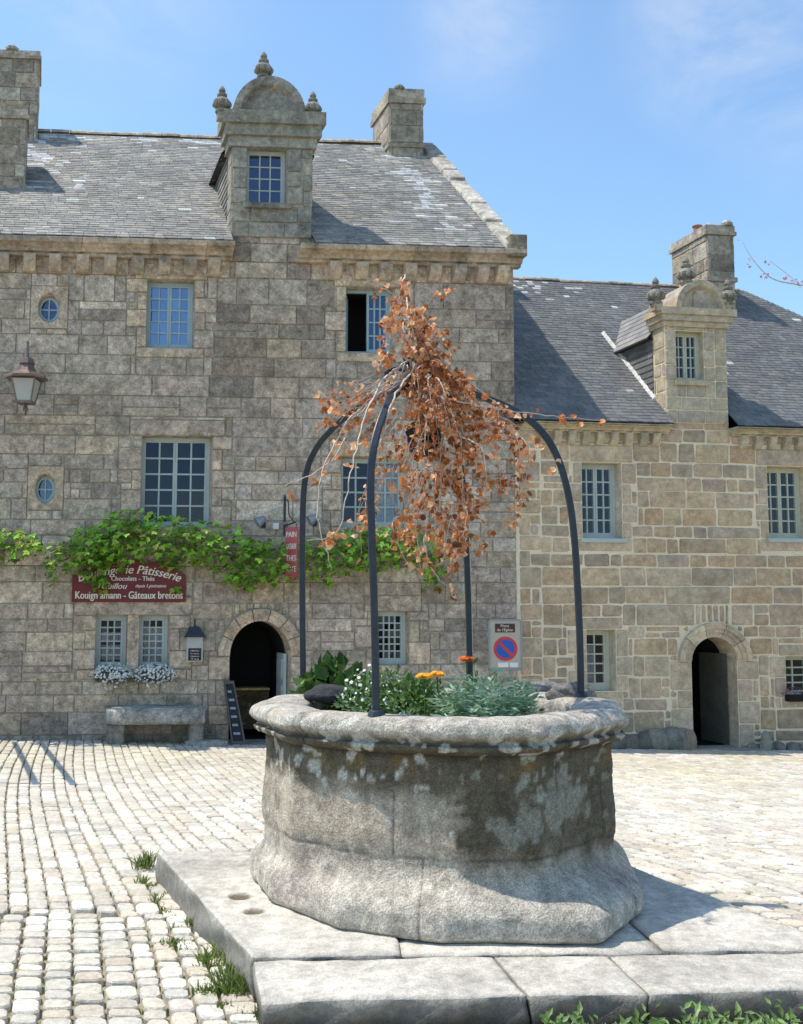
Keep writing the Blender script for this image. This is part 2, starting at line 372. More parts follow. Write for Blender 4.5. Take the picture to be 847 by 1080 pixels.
def arch_pts(c, zs, rx, rz, n=16, a0=0, a1=math.pi):
    return [(c + rx * math.cos(lerp(a0, a1, i / n)), zs + rz * math.sin(lerp(a0, a1, i / n))) for i in range(n + 1)]
def arched_opening(mb, P, h, zs, placed, pal, gap, proud, ring=(.17, .1), r=rnd, mi_m=1, mi_dark=2, depth=.35, stones=9):
    """door hole: spandrel sheet, intrados, voussoirs with a hood mould and jambs"""
    u0, u1, z0, z1 = h; c = (u0 + u1) / 2; rx = (u1 - u0) / 2; rz = z1 - zs; n = 20
    pts = arch_pts(c, zs, rx, rz, n)
    for i in range(n):
        a, b = pts[i], pts[i + 1]
        mb.face([P(a[0], 0, a[1]), P(a[0], 0, z1 + .001), P(b[0], 0, z1 + .001), P(b[0], 0, b[1])], (1, 1, 1), mi_m)
        mb.face([P(a[0], 0, a[1]), P(b[0], 0, b[1]), P(b[0], depth, b[1]), P(a[0], depth, a[1])], jit(pal[0], .1, r), 0)
        mb.face([P(a[0], depth, a[1]), P(b[0], depth, b[1]), P(b[0], 1.4, b[1]), P(a[0], 1.4, a[1])], (1, 1, 1), mi_dark)
    for s, u in ((0, u0), (1, u1)):
        mb.face([P(u, 0, z0), P(u, depth, z0), P(u, depth, zs), P(u, 0, zs)], pal[0], 0)
        mb.face([P(u, depth, z0), P(u, 1.4, z0), P(u, 1.4, zs), P(u, depth, zs)], (1, 1, 1), mi_dark)
    mb.face([P(u0, 1.4, z0), P(u1, 1.4, z0), P(u1, 1.4, z1), P(u0, 1.4, z1)], (1, 1, 1), mi_dark)
    mb.face([P(u0, 0.01, z0), P(u1, 0.01, z0), P(u1, 1.4, z0), P(u0, 1.4, z0)], (.2, .2, .2), mi_dark)
    R1 = ring[0]; R2 = ring[0] + ring[1]
    def wedge(t0, t1, ra, rb, pr, tone):
        m = 4
        for k in range(m):
            A0, A1 = lerp(t0, t1, k / m), lerp(t0, t1, (k + 1) / m)
            q = lambda a, rr: (c + (rx + rr) * math.cos(a), zs + (rz + rr) * math.sin(a))
            a, b, d, e = q(A0, ra), q(A1, ra), q(A1, rb), q(A0, rb)
            mb.hexa([P(a[0], .004, a[1]), P(b[0], .004, b[1]), P(d[0], .004, d[1]), P(e[0], .004, e[1]), P(a[0], -pr, a[1]), P(b[0], -pr, b[1]), P(d[0], -pr, d[1]), P(e[0], -pr, e[1])], tone)
    for i in range(stones):
        t0, t1 = math.pi * i / stones + .012, math.pi * (i + 1) / stones - .012; t = jit(r.choice(pal), .1, r)
        wedge(t0, t1, .003, R1 * .55, .025, t); wedge(t0, t1, R1 * .55, R1, .045, t); wedge(t0, t1, R1, R2, .075, jit(t, .05, r))
    for s in (0, 1):
        z = z0; k = 0
        while z < zs - .01:
            hh = r.uniform(.26, .4); hh = zs - z if zs - (z + hh) < .18 else hh
            w = (R2 + .02, R2 + .14)[k % 2]; k += 1
            rc = (u0 - w, u0, z, z + hh) if s == 0 else (u1, u1 + w, z, z + hh)
            stone(mb, P, rc, gap, proud * 1.4, jit(r.choice(pal), .1, r), .012, .003, r); placed.append(rc); z += hh
    # reserve the ring area in slices
    for i in range(12):
        ua, ub = lerp(u0 - R2, u1 + R2, i / 12), lerp(u0 - R2, u1 + R2, (i + 1) / 12)
        x = max(0, min(abs(ua - c), abs(ub - c))) if not (ua < c < ub) else 0
        zt = zs + (rz + R2) * math.sqrt(max(0, 1 - (x / (rx + R2)) ** 2))
        placed.append((ua, ub, z0, zt + .005))

def finial(mb, C, s, tone, tall=1.0, n=14):
    base = len(mb.v)
    mb.lathe(C, [(.13 * s, 0), (.13 * s, .05 * s), (.07 * s, .08 * s), (.08 * s, .12 * s), (.15 * s, .2 * s), (.17 * s, .28 * s), (.13 * s, .36 * s), (.07 * s, .41 * s * tall),
                 (.10 * s, .45 * s * tall), (.10 * s, .50 * s * tall), (.045 * s, .54 * s * tall), (.07 * s, .60 * s * tall), (.055 * s, .66 * s * tall), (.015 * s, .74 * s * tall)], n, tone)
    for k in range(8):      # bunched leaves round the bulb
        a = k * math.pi / 4; mb.lathe(Vector(C) + Vector((.14 * s * math.cos(a), .14 * s * math.sin(a), .13 * s)), [(.01 * s, 0), (.05 * s, .04 * s), (.055 * s, .1 * s), (.03 * s, .17 * s), (.005 * s, .2 * s)], 6, tone)
    for i in range(base, len(mb.v)):
        x, y, z = mb.v[i]; mb.v[i] = (C[0] + (x - C[0]) * 1.35, C[1] + (y - C[1]) * 1.35, z)

GREYL = [(0.42, 0.336, 0.259), (0.443, 0.354, 0.273), (0.397, 0.316, 0.246), (0.472, 0.384, 0.301), (0.46, 0.357, 0.256), (0.408, 0.325, 0.25), (0.507, 0.415, 0.33), (0.367, 0.291, 0.223)]
TRIML = [(0.518, 0.395, 0.278), (0.477, 0.368, 0.268), (0.427, 0.335, 0.258)]
BUFFR = [(0.474, 0.345, 0.221), (0.424, 0.315, 0.207), (0.515, 0.377, 0.24), (0.44, 0.336, 0.233), (0.474, 0.326, 0.196), (0.399, 0.308, 0.218), (0.488, 0.367, 0.247)]

# ================================================================== LEFT HOUSE
ZB = -1.0
houseL = empty('granite_house', FL.P(-4, 0, ground(-3, 16)), 'tall weathered grey granite house with bakery sign, vine and arched doorway', 'house')
U0L = -9.4
eL = FL.uz(120, 249, -.32)[1]             # eave height
SL = .92; PL_ = 3.6; OV = .28
zr = lambda w: eL + SL * (w + OV)
rr = lambda *a: FL.rect(*a)
W1 = rr(155, 295, 205, 367); W2 = rr(365, 303, 416, 372); W3 = rr(149, 460, 223, 556); W4 = rr(360, 482, 429, 556)
W5a = rr(101, 649, 134, 706); W5b = rr(146, 649, 178, 706); W6 = rr(397, 645, 431, 701)
DL = rr(242, 655, 306, 776); DL = (DL[0], DL[1], ground(-2, 16) + .0, DL[3])
O1 = rr(41, 311, 63, 339); O2 = rr(38, 501, 58, 530)
ztopL = FL.uz(150, 291, 0)[1]; zfr = FL.uz(150, 272, 0)[1]
wallL = MB(); placed = []
P = FL.P
ocs = []
for o in (O1, O2): ocs.append((o[0] - .13, o[1] + .13, o[2] - .12, o[3] + .14))
W5 = (W5a[0], W5b[1], W5a[2], W5a[3])
for h in (W1, W2, W3, W4, W6): surround(wallL, P, h, placed, TRIML, .012, .02)
# pair of small windows with a stone mullion
surround(wallL, P, W5, placed, TRIML, .012, .02, lint=.30, le=.35)
wallL.fbox(FL, W5a[1], W5b[0], -.02, .2, W5a[2], W5a[3], jit(TRIML[0], .05))
arched_opening(wallL, P, DL, FL.uz(270, 692)[1], placed, TRIML, .012, .02, ring=(.11, .08), stones=7)
for h in (W1, W2, W3, W4, W5a, W5b, W6): placed.append(h)
placed += ocs
# oculi: square stone plate with an oval hole
for o, oc in ((O1, ocs[0]), (O2, ocs[1])):
    c = ((o[0] + o[1]) / 2, (o[2] + o[3]) / 2); ru, rz_ = (o[1] - o[0]) / 2, (o[3] - o[2]) / 2; n = 32; tn = jit(TRIML[0], .05)
    def sq(i):
        a = 2 * math.pi * i / n; x, y = math.cos(a), math.sin(a); m = max(abs(x), abs(y))
        hu, hz = (oc[1] - oc[0]) / 2 - .006, (oc[3] - oc[2]) / 2 - .006; cu, cz = (oc[0] + oc[1]) / 2, (oc[2] + oc[3]) / 2
        return (cu + hu * x / m, cz + hz * y / m)
    for i in range(n):
        a, b = 2 * math.pi * i / n, 2 * math.pi * (i + 1) / n
        e = lambda t, s: (c[0] + ru * s * math.cos(t), c[1] + rz_ * s * math.sin(t))
        pa, pb, qa, qb = e(a, 1.12), e(b, 1.12), sq(i), sq(i + 1)
        wallL.face([P(qa[0], -.022, qa[1]), P(qb[0], -.022, qb[1]), P(pb[0], -.022, pb[1]), P(pa[0], -.022, pa[1])], tn)
        wallL.face([P(qa[0], 0.002, qa[1]), P(qb[0], 0.002, qb[1]), P(qb[0], -.022, qb[1]), P(qa[0], -.022, qa[1])], tn)
        ia, ib = e(a, .98), e(b, .98)
        wallL.face([P(pa[0], -.022, pa[1]), P(pb[0], -.022, pb[1]), P(ib[0], .04, ib[1]), P(ia[0], .04, ia[1])], tn)
        wallL.face([P(ia[0], .04, ia[1]), P(ib[0], .04, ib[1]), P(ib[0], .35, ib[1]), P(ia[0], .35, ia[1])], tn)
    wallL.face([P(o[0] - .05, .35, o[2] - .05), P(o[1] + .05, .35, o[2] - .05), P(o[1] + .05, .35, o[3] + .05), P(o[0] - .05, .35, o[3] + .05)], (1, 1, 1), 2)
bx0 = FL.uz(243, 250)[0]; bx1 = FL.uz(328, 250)[0]
def stainL(u, z):
    k = 1.0
    for c, wd, zt, am in ((bx0 + .12, .22, 5.0, .45), (bx1 - .02, .22, 6.1, .35), (-.15, .3, 4.2, .35), (bx1 + .9, .5, 4.6, .2)):
        if z > zt - 1.5: k -= am * math.exp(-((u - c) / wd) ** 2) * min(1, max(0, (z - zt + 1.5) / 1.5))
    if z < 0.25: k *= lerp(.62, 1, max(0, (z + .6) / .85))
    if z > 1.9 and -5 < u < 0 and z < 3.0: k *= .9
    k *= 1 + .18 * noise.noise(Vector((u * .5, z * .5, 3)))
    return k
rL = random.Random(11)
courses(wallL, P, (U0L, 0.0, ZB, ztopL), placed, (.20, .345), (.3, .85), .011, .018, GREYL, stainL, .010, .003, rL, .05)
# smoother frieze behind the corbels
fz1 = FL.uz(150, 262, 0)[1]
for (a, b) in ((U0L, bx0), (bx1, 0.0)):
    courses(wallL, P, (a, b, ztopL, fz1 + .1), [], (.5, .6), (.4, .9), .011, .018, TRIML, None, .01, .003, rL)
# bay wall behind/under dormer
courses(wallL, P, (bx0, bx1, ztopL, fz1 + .35), [], (.22, .32), (.3, .7), .011, .02, GREYL, stainL, .01, .003, rL)
holes = [W1, W2, W3, W4, W5a, W5b, W6, DL] + [(o[0] - .02, o[1] + .02, o[2] - .02, o[3] + .02) for o in (O1, O2)]
sheet(wallL, P, (U0L, 0, ZB, fz1 + .35), holes, 1)
for h in (W1, W2, W3, W4, W5a, W5b, W6): reveal(wallL, P, h, .17, TRIML[1], 2)
# gables and back
zrd = zr(PL_)
gab = [(0, ZB), (0, zr(0)), (PL_, zrd), (2 * PL_, zr(0)), (2 * PL_, ZB)]
wallL.face([P(-.02, w, z) for w, z in gab], (.2, .18, .15), 0); wallL.face([P(U0L, w, z) for w, z in gab], (.2, .18, .15), 0)
wallL.face([P(U0L, 2 * PL_, ZB), P(0, 2 * PL_, ZB), P(0, 2 * PL_, zr(0)), P(U0L, 2 * PL_, zr(0))], (.2, .18, .15), 0)
wallL.fbox(FL, DL[0] + .03, DL[1] - .1, 1.0, 1.3, DL[2] + .1, DL[2] + .74, (.10, .07, .03))
wallL.fbox(FL, DL[0] + .03, DL[1] - .1, .96, 1.3, DL[2] + .745, DL[2] + .78, (.55, .40, .15))
wallL.build('wall', [M['stoneL'], M['mortarL'], M['dark']], houseL)
# quoin returns are hidden; cornice
cz0 = FL.uz(150, 272, -.1)[1]; cz1 = eL - .03; ch = cz1 - cz0
def cornice(F, a, b, z0, z1, name, matn, parent, pal, out=.34, retL=False, retR=False, r=rnd):
    mb = MB(); h = z1 - z0
    prof = [(0.0, 0), (-.10, 0), (-.11, .18), (-.16, .22), (-.17, .42), (-.24, .60), (-.30, .66), (-.315, .95), (-.315, 1.0), (0.0, 1.0)]
    prof = [(w * out / .315, z0 + q * h) for w, q in prof]
    u = a
    while u < b - .01:
        w = min(r.uniform(.7, 1.3), b - u); w = b - u if b - (u + w) < .3 else w
        n = len(prof); A = [F.P(u + .003, x + r.uniform(-.004, .004), z) for x, z in prof]; B = [F.P(u + w - .003, x + r.uniform(-.004, .004), z) for x, z in prof]
        mb.add(A + B, [tuple(range(n))[::-1], tuple(range(n, 2 * n))] + [(i, (i + 1) % n, n + (i + 1) % n, n + i) for i in range(n)], jit(r.choice(pal), .15, r))
        u += w
    return mb.build(name, M[matn], parent)
cornice(FL, U0L, bx0 + .02, cz0, cz1, 'cornice', 'trimL', houseL, TRIML)
cx = FL.uz(317, 262, -.3)[0]
cornice(FL, cx, .08, cz0, cz1, 'cornice', 'trimL', houseL, TRIML)
def corbels(F, xs, z0, z1, parent, matn, pal, wd=.19, out=.2, r=rnd):
    for u in xs:
        mb = MB(); pr = [(0.003, z0), (-out * .45, z0 + .01), (-out * .8, lerp(z0, z1, .35)), (-out, lerp(z0, z1, .6)), (-out, z1 - .002), (0.003, z1 - .002)]
        n = len(pr); A = [F.P(u - wd / 2, w, z) for w, z in pr]; B = [F.P(u + wd / 2, w, z) for w, z in pr]
        mb.add(A + B, [tuple(range(n))[::-1], tuple(range(n, 2 * n))] + [(i, (i + 1) % n, n + (i + 1) % n, n + i) for i in range(n)], jit(r.choice(pal), .12, r))
        mb.build('corbel', M[matn], parent)
zc0 = FL.uz(150, 289, -.1)[1]
corbels(FL, [FL.uz(x, 280, -.1)[0] for x in (3, 31, 58, 87, 116, 145, 173, 200, 225)], zc0, cz0, houseL, 'trimL', TRIML)
corbels(FL, [FL.uz(x, 285, -.1)[0] for x in (353, 381, 406, 432, 458, 484, 508, 529)], zc0, cz0, houseL, 'trimL', TRIML)

# slates
def slates(mb, F, ua, ub, wa, wb, zfun, slope, pal, wid=(.16, .26), exp=.125, r=rnd, lich=None, thick=.008, jag=.008, skip=None):
    """rows of single slates from the eave w=wa to the ridge w=wb"""
    cosn = 1 / math.sqrt(1 + slope * slope); step = exp * cosn; w = wa; row = 0
    nz = cosn; 
    while w < wb:
        a, b = ua(w), ub(w); u = a - r.uniform(0, wid[0])
        wt = min(w + step * 1.5, wb)
        while u < b:
            q = r.uniform(*wid); x0, x1 = max(u, a), min(u + q, b)
            if skip and w < .10:
                if x0 < skip[0] < x1: x1 = skip[0]
                elif x0 < skip[1] < x1: x0 = skip[1]
                elif skip[0] <= x0 and x1 <= skip[1]: x1 = x0
            if x1 - x0 > .02:
                o = r.uniform(-jag, jag); lift = thick + r.uniform(0, .006); tl = r.uniform(-.003, .003)
                t = jit(r.choice(pal), .14, r)
                if lich:
                    k = lich((x0 + x1) / 2, w)
                    if r.random() < k: t = jit((.42, .42, .41), .2, r)
                w0 = w + o * cosn
                g = .003
                lo0 = F.P(x0 + g, w0, zfun(w0) + lift + .006 + tl); lo1 = F.P(x1 - g, w0, zfun(w0) + lift + .006 - tl)
                hi1 = F.P(x1 - g, wt, zfun(wt) + .002); hi0 = F.P(x0 + g, wt, zfun(wt) + .002)
                d = Vector((0, 0, -thick - .006))
                mb.add([lo0, lo1, hi1, hi0, lo0 + d, lo1 + d], [(0, 1, 2, 3), (4, 5, 1, 0)], t)
            u += q
        w += step; row += 1
SLP = [(0.213, 0.201, 0.18), (0.246, 0.228, 0.197), (0.19, 0.18, 0.168), (0.28, 0.26, 0.221), (0.168, 0.159, 0.149), (0.224, 0.207, 0.182)]
rf = MB(); rs = random.Random(5)
def lichL(u, w):
    d = (-.3 - u)       # distance from the verge
    k = 0
    n_ = noise.noise(Vector((u * 1.6, w * 1.6, 0)))
    if d < 1.3 and w > .15 and w < 3.2: k = max(0, .9 - abs(d - .55) * 1.6) * (.5 + 1.3 * n_)
    if w > PL_ - .35: k = max(k, .25 + n_ * .5)
    if u < -7.0 and w > 1.2: k = max(k, .3 + n_)
    return max(k, .012 + max(0, n_ - .42) * .8)
eps = .0
UaL = lambda w: U0L; UbL = lambda w: -.24
slates(rf, FL, UaL, UbL, -OV, PL_ - .03, zr, SL, SLP, (.12, .24), .095, rs, lichL, skip=(bx0, bx1))
def decks(mb, F, a, b, sk, ov, pr, zf, zt_, dz, tone, bt=None):
    for x0, x1 in ((a, sk[0]), (sk[1], b)):
        mb.face([F.P(x0, -ov, zf(-ov) - dz), F.P(x1 if x1 != b or bt is None else bt[0], -ov, zf(-ov) - dz), F.P(x1 if x1 != b or bt is None else bt[1], .1, zf(.1) - dz), F.P(x0, .1, zf(.1) - dz)], tone)
        mb.face([F.P(x0, -ov, zf(-ov) - .05), F.P(x1, -ov, zf(-ov) - .05), F.P(x1, 0, zf(-ov) - .052), F.P(x0, 0, zf(-ov) - .052)], (.05, .05, .05))
decks(rf, FL, U0L, -.02, (bx0, bx1), OV, PL_, zr, zrd, .012, (.06, .06, .065))
rf.face([P(U0L, .1, zr(.1) - .012), P(-.02, .1, zr(.1) - .012), P(-.02, PL_, zrd - .012), P(U0L, PL_, zrd - .012)], (.06, .06, .065))
rf.face([P(U0L, 2 * PL_ + OV, zr(-OV)), P(0, 2 * PL_ + OV, zr(-OV)), P(0, PL_, zrd - .012), P(U0L, PL_, zrd - .012)], (.12, .12, .125))
roofL = rf.build('roof', M['slate'], houseL)
def ridge_tiles(F, a, b, w, z, parent, r=rnd, ln=.36, rad=.10, sag=0):
    mb = MB(); u = a
    while u < b - .05:
        q = min(ln, b - u); n = 7; dz = r.uniform(-.012, .012) ; s = rad * r.uniform(.9, 1.1)
        A = []; B = []
        for i in range(n + 1):
            t = math.pi * i / n; A.append(F.P(u, w - s * 1.1 * math.cos(t), z - .05 + s * math.sin(t) + dz)); B.append(F.P(u + q - .012, w - s * 1.1 * math.cos(t), z - .05 + s * math.sin(t) * .93 + dz))
        mb.add(A + B, [(i, i + 1, n + 2 + i, n + 1 + i) for i in range(n)] + [tuple(range(n + 1)), tuple(range(n + 1, 2 * n + 2))[::-1]], jit((1, 1, 1), .2, r))
        u += q
    return mb.build('ridge_tiles', M['ridge'], parent)
ridge_tiles(FL, U0L, -.25, PL_, zrd + .01, houseL)
# verge coping of the right gable
cp = MB(); w = -OV - .02; rc_ = random.Random(3)
while w < PL_ - .02:
    q = min(rc_.uniform(.35, .6), PL_ - w); h0 = rc_.uniform(.07, .12)
    a, b = w, w + q - .01
    lo = lambda ww: zr(ww) - .05
    cp.hexa([P(-.27, a, lo(a)), P(.06, a, lo(a)), P(.06, b, lo(b)), P(-.27, b, lo(b)), P(-.24, a, zr(a) + h0), P(.05, a, zr(a) + h0), P(.05, b, zr(b) + h0 - .02), P(-.24, b, zr(b) + h0 - .02)], jit((.46, .42, .35), .25, rc_))
    w += q
cp.fbox(FL, -.20, .09, -OV - .05, -.0, cz1 - .12, zr(-OV) + .22, (.24, .2, .14))
bevel(cp.build('gable_coping', M['trimL'], houseL), .02)

# chimneys -------------------------------------------------------
def chimney(F, u0, u1, w0, w1, z0, z1, parent, name, pal, matn='stoneL', mort='mortarL', band=None, cap=.16, seed=1, capout=.045, parts_cap=True):
    mb = MB(); r = random.Random(seed)
    def Pf(u, w, z): return F.P(u0 + u, w0 + w, z)
    def Pl(u, w, z): return F.P(u0 + w, w1 - u, z)      # left side: u runs towards the front
    def Pr(u, w, z): return F.P(u1 - w, w0 + u, z)
    ztop = z1 - cap
    for fn, ln in ((Pf, u1 - u0), (Pl, w1 - w0), (Pr, w1 - w0)):
        courses(mb, fn, (0, ln, z0, ztop), [], (.22, .36), (.3, .7), .012, .015, pal, None, .012, .004, r)
    mb.fbox(F, u0, u1, w0, w1, z0, ztop, (.1, .09, .08), 1)
    b = capout
    mb.fbox(F, u0 - b, u1 + b, w0 - b, w1 + b, ztop, ztop + cap * .32, jit(pal[0], .1, r)); mb.fbox(F, u0 - b * .5, u1 + b * .5, w0 - b * .5, w1 + b * .5, ztop + cap * .32, ztop + cap * .85, jit(pal[2], .1, r))
    for i in range(7):   # rubble on the crown
        t = i / 6; u = lerp(u0 + .05, u1 - .05, r.random()); w = lerp(w0, w1, t); s = r.uniform(.07, .13)
        mb.lathe(F.P(u, w, ztop + cap * .8), [(s, 0), (s * 1.05, s * .4), (s * .6, s * .85), (s * .1, s)], 7, jit((.35, .34, .31), .2, r))
    if band:
        mb.fbox(F, u0 - .04, u1 + .04, w0 - .04, w1 + .04, band, band + .09, jit(pal[1], .1, r))
    return bevel(mb.build(name, [M[matn], M[mort]], parent), .012)
CH = [(0.399, 0.333, 0.252), (0.336, 0.284, 0.225), (0.462, 0.402, 0.324), (0.378, 0.314, 0.225), (0.284, 0.235, 0.18)]
# end chimney on the ridge, right gable
wq = PL_ - .55
ua, zt = FL.uz(411, 95, wq); ub, _ = FL.uz(446, 95, wq)
zbc = zr(wq) - .3
chimney(FL, ua, ub, wq, wq + 1.0, zbc, FL.uz(420, 91, wq)[1], houseL, 'chimney', CH, 'trimL', band=FL.uz(430, 156, wq)[1], cap=.36, seed=4)
# two chimneys at the left end
wq = PL_ - .4
chimney(FL, FL.uz(-40, 100, wq)[0], FL.uz(40, 100, wq)[0], wq, wq + 1.0, zr(wq) - .3, FL.uz(20, 52, wq)[1], houseL, 'chimney', CH, cap=.2, seed=8)
wq = (FL.uz(15, 198, 1.2)[1] - eL) / SL - OV
chimney(FL, FL.uz(-60, 150, wq)[0], FL.uz(27, 150, wq)[0], wq, wq + .8, zr(wq) - .3, FL.uz(15, 114, wq)[1], houseL, 'chimney', CH, cap=.2, seed=9)

# dormer ----------------------------------------------------------
def dormer(F, px, parent, pal, matn, zroof, seed=1, cheek=None, slpal=SLP, fin=1.0, glassn='glass_mid', paint='paint', leaves=1, cols=3, rows=4, wall_u=None, dark=2, courseh=(.22, .3), gap=.011, mort='mortarL', finials=True, slmat='slate', flash=False):
    r = random.Random(seed)
    c = px
    u0, u1 = F.uz(c['x0'], c['ybase'])[0], F.uz(c['x1'], c['ybase'])[0]
    zb = F.uz(c['x0'], c['ybase'])[1]; zt = F.uz(c['x0'], c['ytop'])[1]           # underside of the cornice
    zc = F.uz(c['x0'], c['ycor'])[1]                                           # top of cornice
    h = F.rect(*c['win'])
    mb = MB(); pl = []
    PD = lambda u, w, z: F.P(u, w - .03, z)
    surround(mb, PD, h, pl, pal, gap, .018, jw=(h[0] - u0 - .0, h[0] - u0 - .0), lint=max(.05, zt - h[3]), sill=0, r=r, le=0)
    pl.append(h)
    courses(mb, PD, (u0, u1, zb, zt), pl, courseh, (.3, .6), gap, .018, pal, None, .010, .003, r)
    sheet(mb, PD, (u0, u1, zb, zt), [h], 1)
    reveal(mb, PD, h, .15, pal[0], 2, room=.6)
    # side walls (stone return, then slate hung cheek)
    back = (zc - zroof(0)) / SLO[0] + .6
    rt = .32
    for s, u in ((0, u0), (1, u1)):
        fn = (lambda uu, w, z, u=u: F.P(u + w, rt - uu - .03, z)) if s == 0 else (lambda uu, w, z, u=u: F.P(u - w, uu - .03, z))
        courses(mb, fn, (0, rt, zb, zt), [], courseh, (.3, .34), gap, .012, pal, None, .01, .003, r)
        mb.face([F.P(u, -.03, zb), F.P(u, back, zb), F.P(u, back, zt), F.P(u, -.03, zt)], (1, 1, 1), 1)
    # mouldings
    m = c.get('out', .17)
    for (za, zb2, o) in ((zt - .0, lerp(zt, zc, .3), m * .35), (lerp(zt, zc, .3), lerp(zt, zc, .62), m * .7), (lerp(zt, zc, .62), zc, m)):
        mb.fbox(F, u0 - o, u1 + o, -.03 - o, .35, za + .001, zb2 - .001, jit(pal[1], .12, r))
    # window sill
    mb.fbox(F, h[0] - .06, h[1] + .06, -.11, .12, h[2] - .09, h[2] - .003, jit(pal[1], .1, r))
    # curved pediment: drum with raised rim
    pc = (F.uz(c['pcx'], c['ycor'])[0]); pr = (F.uz(c['pcx'] + c['prx'], c['ycor'])[0] - pc); pz = F.uz(c['pcx'], c['ypt'])[1] - zc
    n = 22; depth = .45
    for i in range(n):
        a, b = math.pi * i / n, math.pi * (i + 1) / n
        q = lambda t, s: (pc + pr * s * math.cos(t), zc + pz * s * math.sin(t))
        A, B, A2, B2, A3, B3 = q(a, 1), q(b, 1), q(a, .80), q(b, .80), q(a, .72), q(b, .72)
        tn = jit(pal[i // 5 % len(pal)], .06, r)
        mb.face([F.P(A[0], -.10, A[1]), F.P(B[0], -.10, B[1]), F.P(B2[0], -.10, B2[1]), F.P(A2[0], -.10, A2[1])], tn)
        mb.face([F.P(A2[0], -.10, A2[1]), F.P(B2[0], -.10, B2[1]), F.P(B3[0], -.02, B3[1]), F.P(A3[0], -.02, A3[1])], tn)
        mb.face([F.P(A[0], -.10, A[1]), F.P(B[0], -.10, B[1]), F.P(B[0], depth, B[1]), F.P(A[0], depth, A[1])], tn)
        mb.face([F.P(A3[0], -.02, A3[1]), F.P(B3[0], -.02, B3[1]), F.P(pc, -.02, zc)], pal[2])
        mb.face([F.P(A[0], depth, A[1]), F.P(B[0], depth, B[1]), F.P(pc, depth, zc)], pal[2])
    if c.get('panel'):
        ph = pz * .5; pw = pr * .26
        pp = [(pc - pw, zc + .02), (pc + pw, zc + .02), (pc + pw, zc + ph), (pc + pw * .6, zc + ph + .08), (pc - pw * .6, zc + ph + .08), (pc - pw, zc + ph)]
        A = [F.P(a, -.05, z) for a, z in pp]; B = [F.P(a, -.015, z) for a, z in pp]; k = len(pp)
        mb.add(A + B, [tuple(range(k))] + [(i, (i + 1) % k, k + (i + 1) % k, k + i) for i in range(k)], pal[3 % len(pal)])
    d = mb.build('dormer', [M[matn], M[mort], M['dark']], parent)
    # slates on cheeks + little roof
    sl = MB()
    for s, u in ((0, u0), (1, u1)):
        sg = -1 if s == 0 else 1
        z = zb
        while z < zt:
            w = rt - .02
            while w < back:
                q = r.uniform(.14, .22)
                if zroof(w + q) - .1 < z + .13:
                    pass
                o = .012
                sl.face([F.P(u + sg * o * 1.6, w, z), F.P(u + sg * o * 1.6, w + q - .005, z), F.P(u + sg * .004, w + q - .005, z + .125), F.P(u + sg * .004, w, z + .125)], jit(r.choice(slpal), .15, r))
                w += q
            z += .11
    zrg = zc + pz * (.8 if flash else .55); zt_old = zt; zt = zt - (.16 if flash else 0)
    if flash: slpal = [tuple(q * 1.5 for q in t) for t in slpal]  # dormer roof slates made paler in colour to look sunlit
    bk2 = (zrg - zroof(0)) / SLO[0] + .4
    o = .12
    nrow = 7
    for s in (-1, 1):
        ue = (u0 - o) if s < 0 else (u1 + o); um = (u0 + u1) / 2
        for k in range(nrow):
            t0, t1 = k / nrow, (k + 1.3) / nrow; t1 = min(t1, 1)
            w = .28
            while w < bk2:
                q = r.uniform(.16, .24)
                f = lambda t, l: (lerp(ue, um, t), lerp(zt + .03, zrg, t) + l)
                a, b = f(t0, .016), f(t1, .002)
                sl.face([F.P(a[0], w, a[1]), F.P(a[0], w + q - .005, a[1]), F.P(b[0], w + q - .005, b[1]), F.P(b[0], w, b[1])], jit(r.choice(slpal), .14, r))
                w += q
        sl.face([F.P(ue, .27, zt + .025), F.P(ue, bk2, zt + .025), F.P(um, bk2, zrg - .006), F.P(um, .27, zrg - .006)], (.07, .07, .07))
        sl.face([F.P(ue, .27, zt + .02), F.P(ue, bk2, zt + .02), F.P(um, bk2, zt + .02), F.P(um, .27, zt + .02)], (.03, .03, .03))
    zt = zt_old; sl.build('dormer_slates', M[slmat], d)
    if flash:
        fl = MB(); w = .25
        while w < back - .55:
            q = r.uniform(.12, .2); fl.hexa([F.P(u0 - .065, w, zroof(w) + .006), F.P(u0 - .01, w, zroof(w) + .006), F.P(u0 - .01, w + q, zroof(w + q) + .006), F.P(u0 - .065, w + q, zroof(w + q) + .006), F.P(u0 - .05, w, zroof(w) + .035), F.P(u0 - .01, w, zroof(w) + .06), F.P(u0 - .01, w + q - .02, zroof(w + q) + .05), F.P(u0 - .05, w + q - .02, zroof(w + q) + .03)]); w += q
        fl.build('mortar_fillet', M['fillet'], d)
    # finials
    for (fx, fyb, fyt, ww) in c['fin']:
        fu, fz = F.uz(fx, fyb, ww); ft = F.uz(fx, fyt, ww)[1]
        f = MB(); s = (ft - fz) / .74
        f.fbox(F, fu - .12 * s, fu + .12 * s, ww - .12 * s, ww + .12 * s, fz - .12, fz + .01, pal[1])
        finial(f, F.P(fu, ww, fz), s * .98, (.25, .235, .2)); f.build('finial', M['trimL'], d, smooth=False)
    window(PD, h, d, leaves, cols, rows, .13, paint, glassn, .03, .02, name='dormer_window')
    return d
SLO = [SL]
dormer(FL, dict(x0=243, x1=328, ybase=250, ytop=156, ycor=121, win=(260, 157, 302, 216), pcx=283, prx=38, ypt=83, out=.18,
                fin=[(234, 119, 90, -.08), (330, 123, 96, -.08), (278, 83, 54, .05)]),
       houseL, [(.33, .295, .24), (.30, .27, .22), (.27, .245, .205), (.36, .32, .26)], 'trimL', zr, 21)

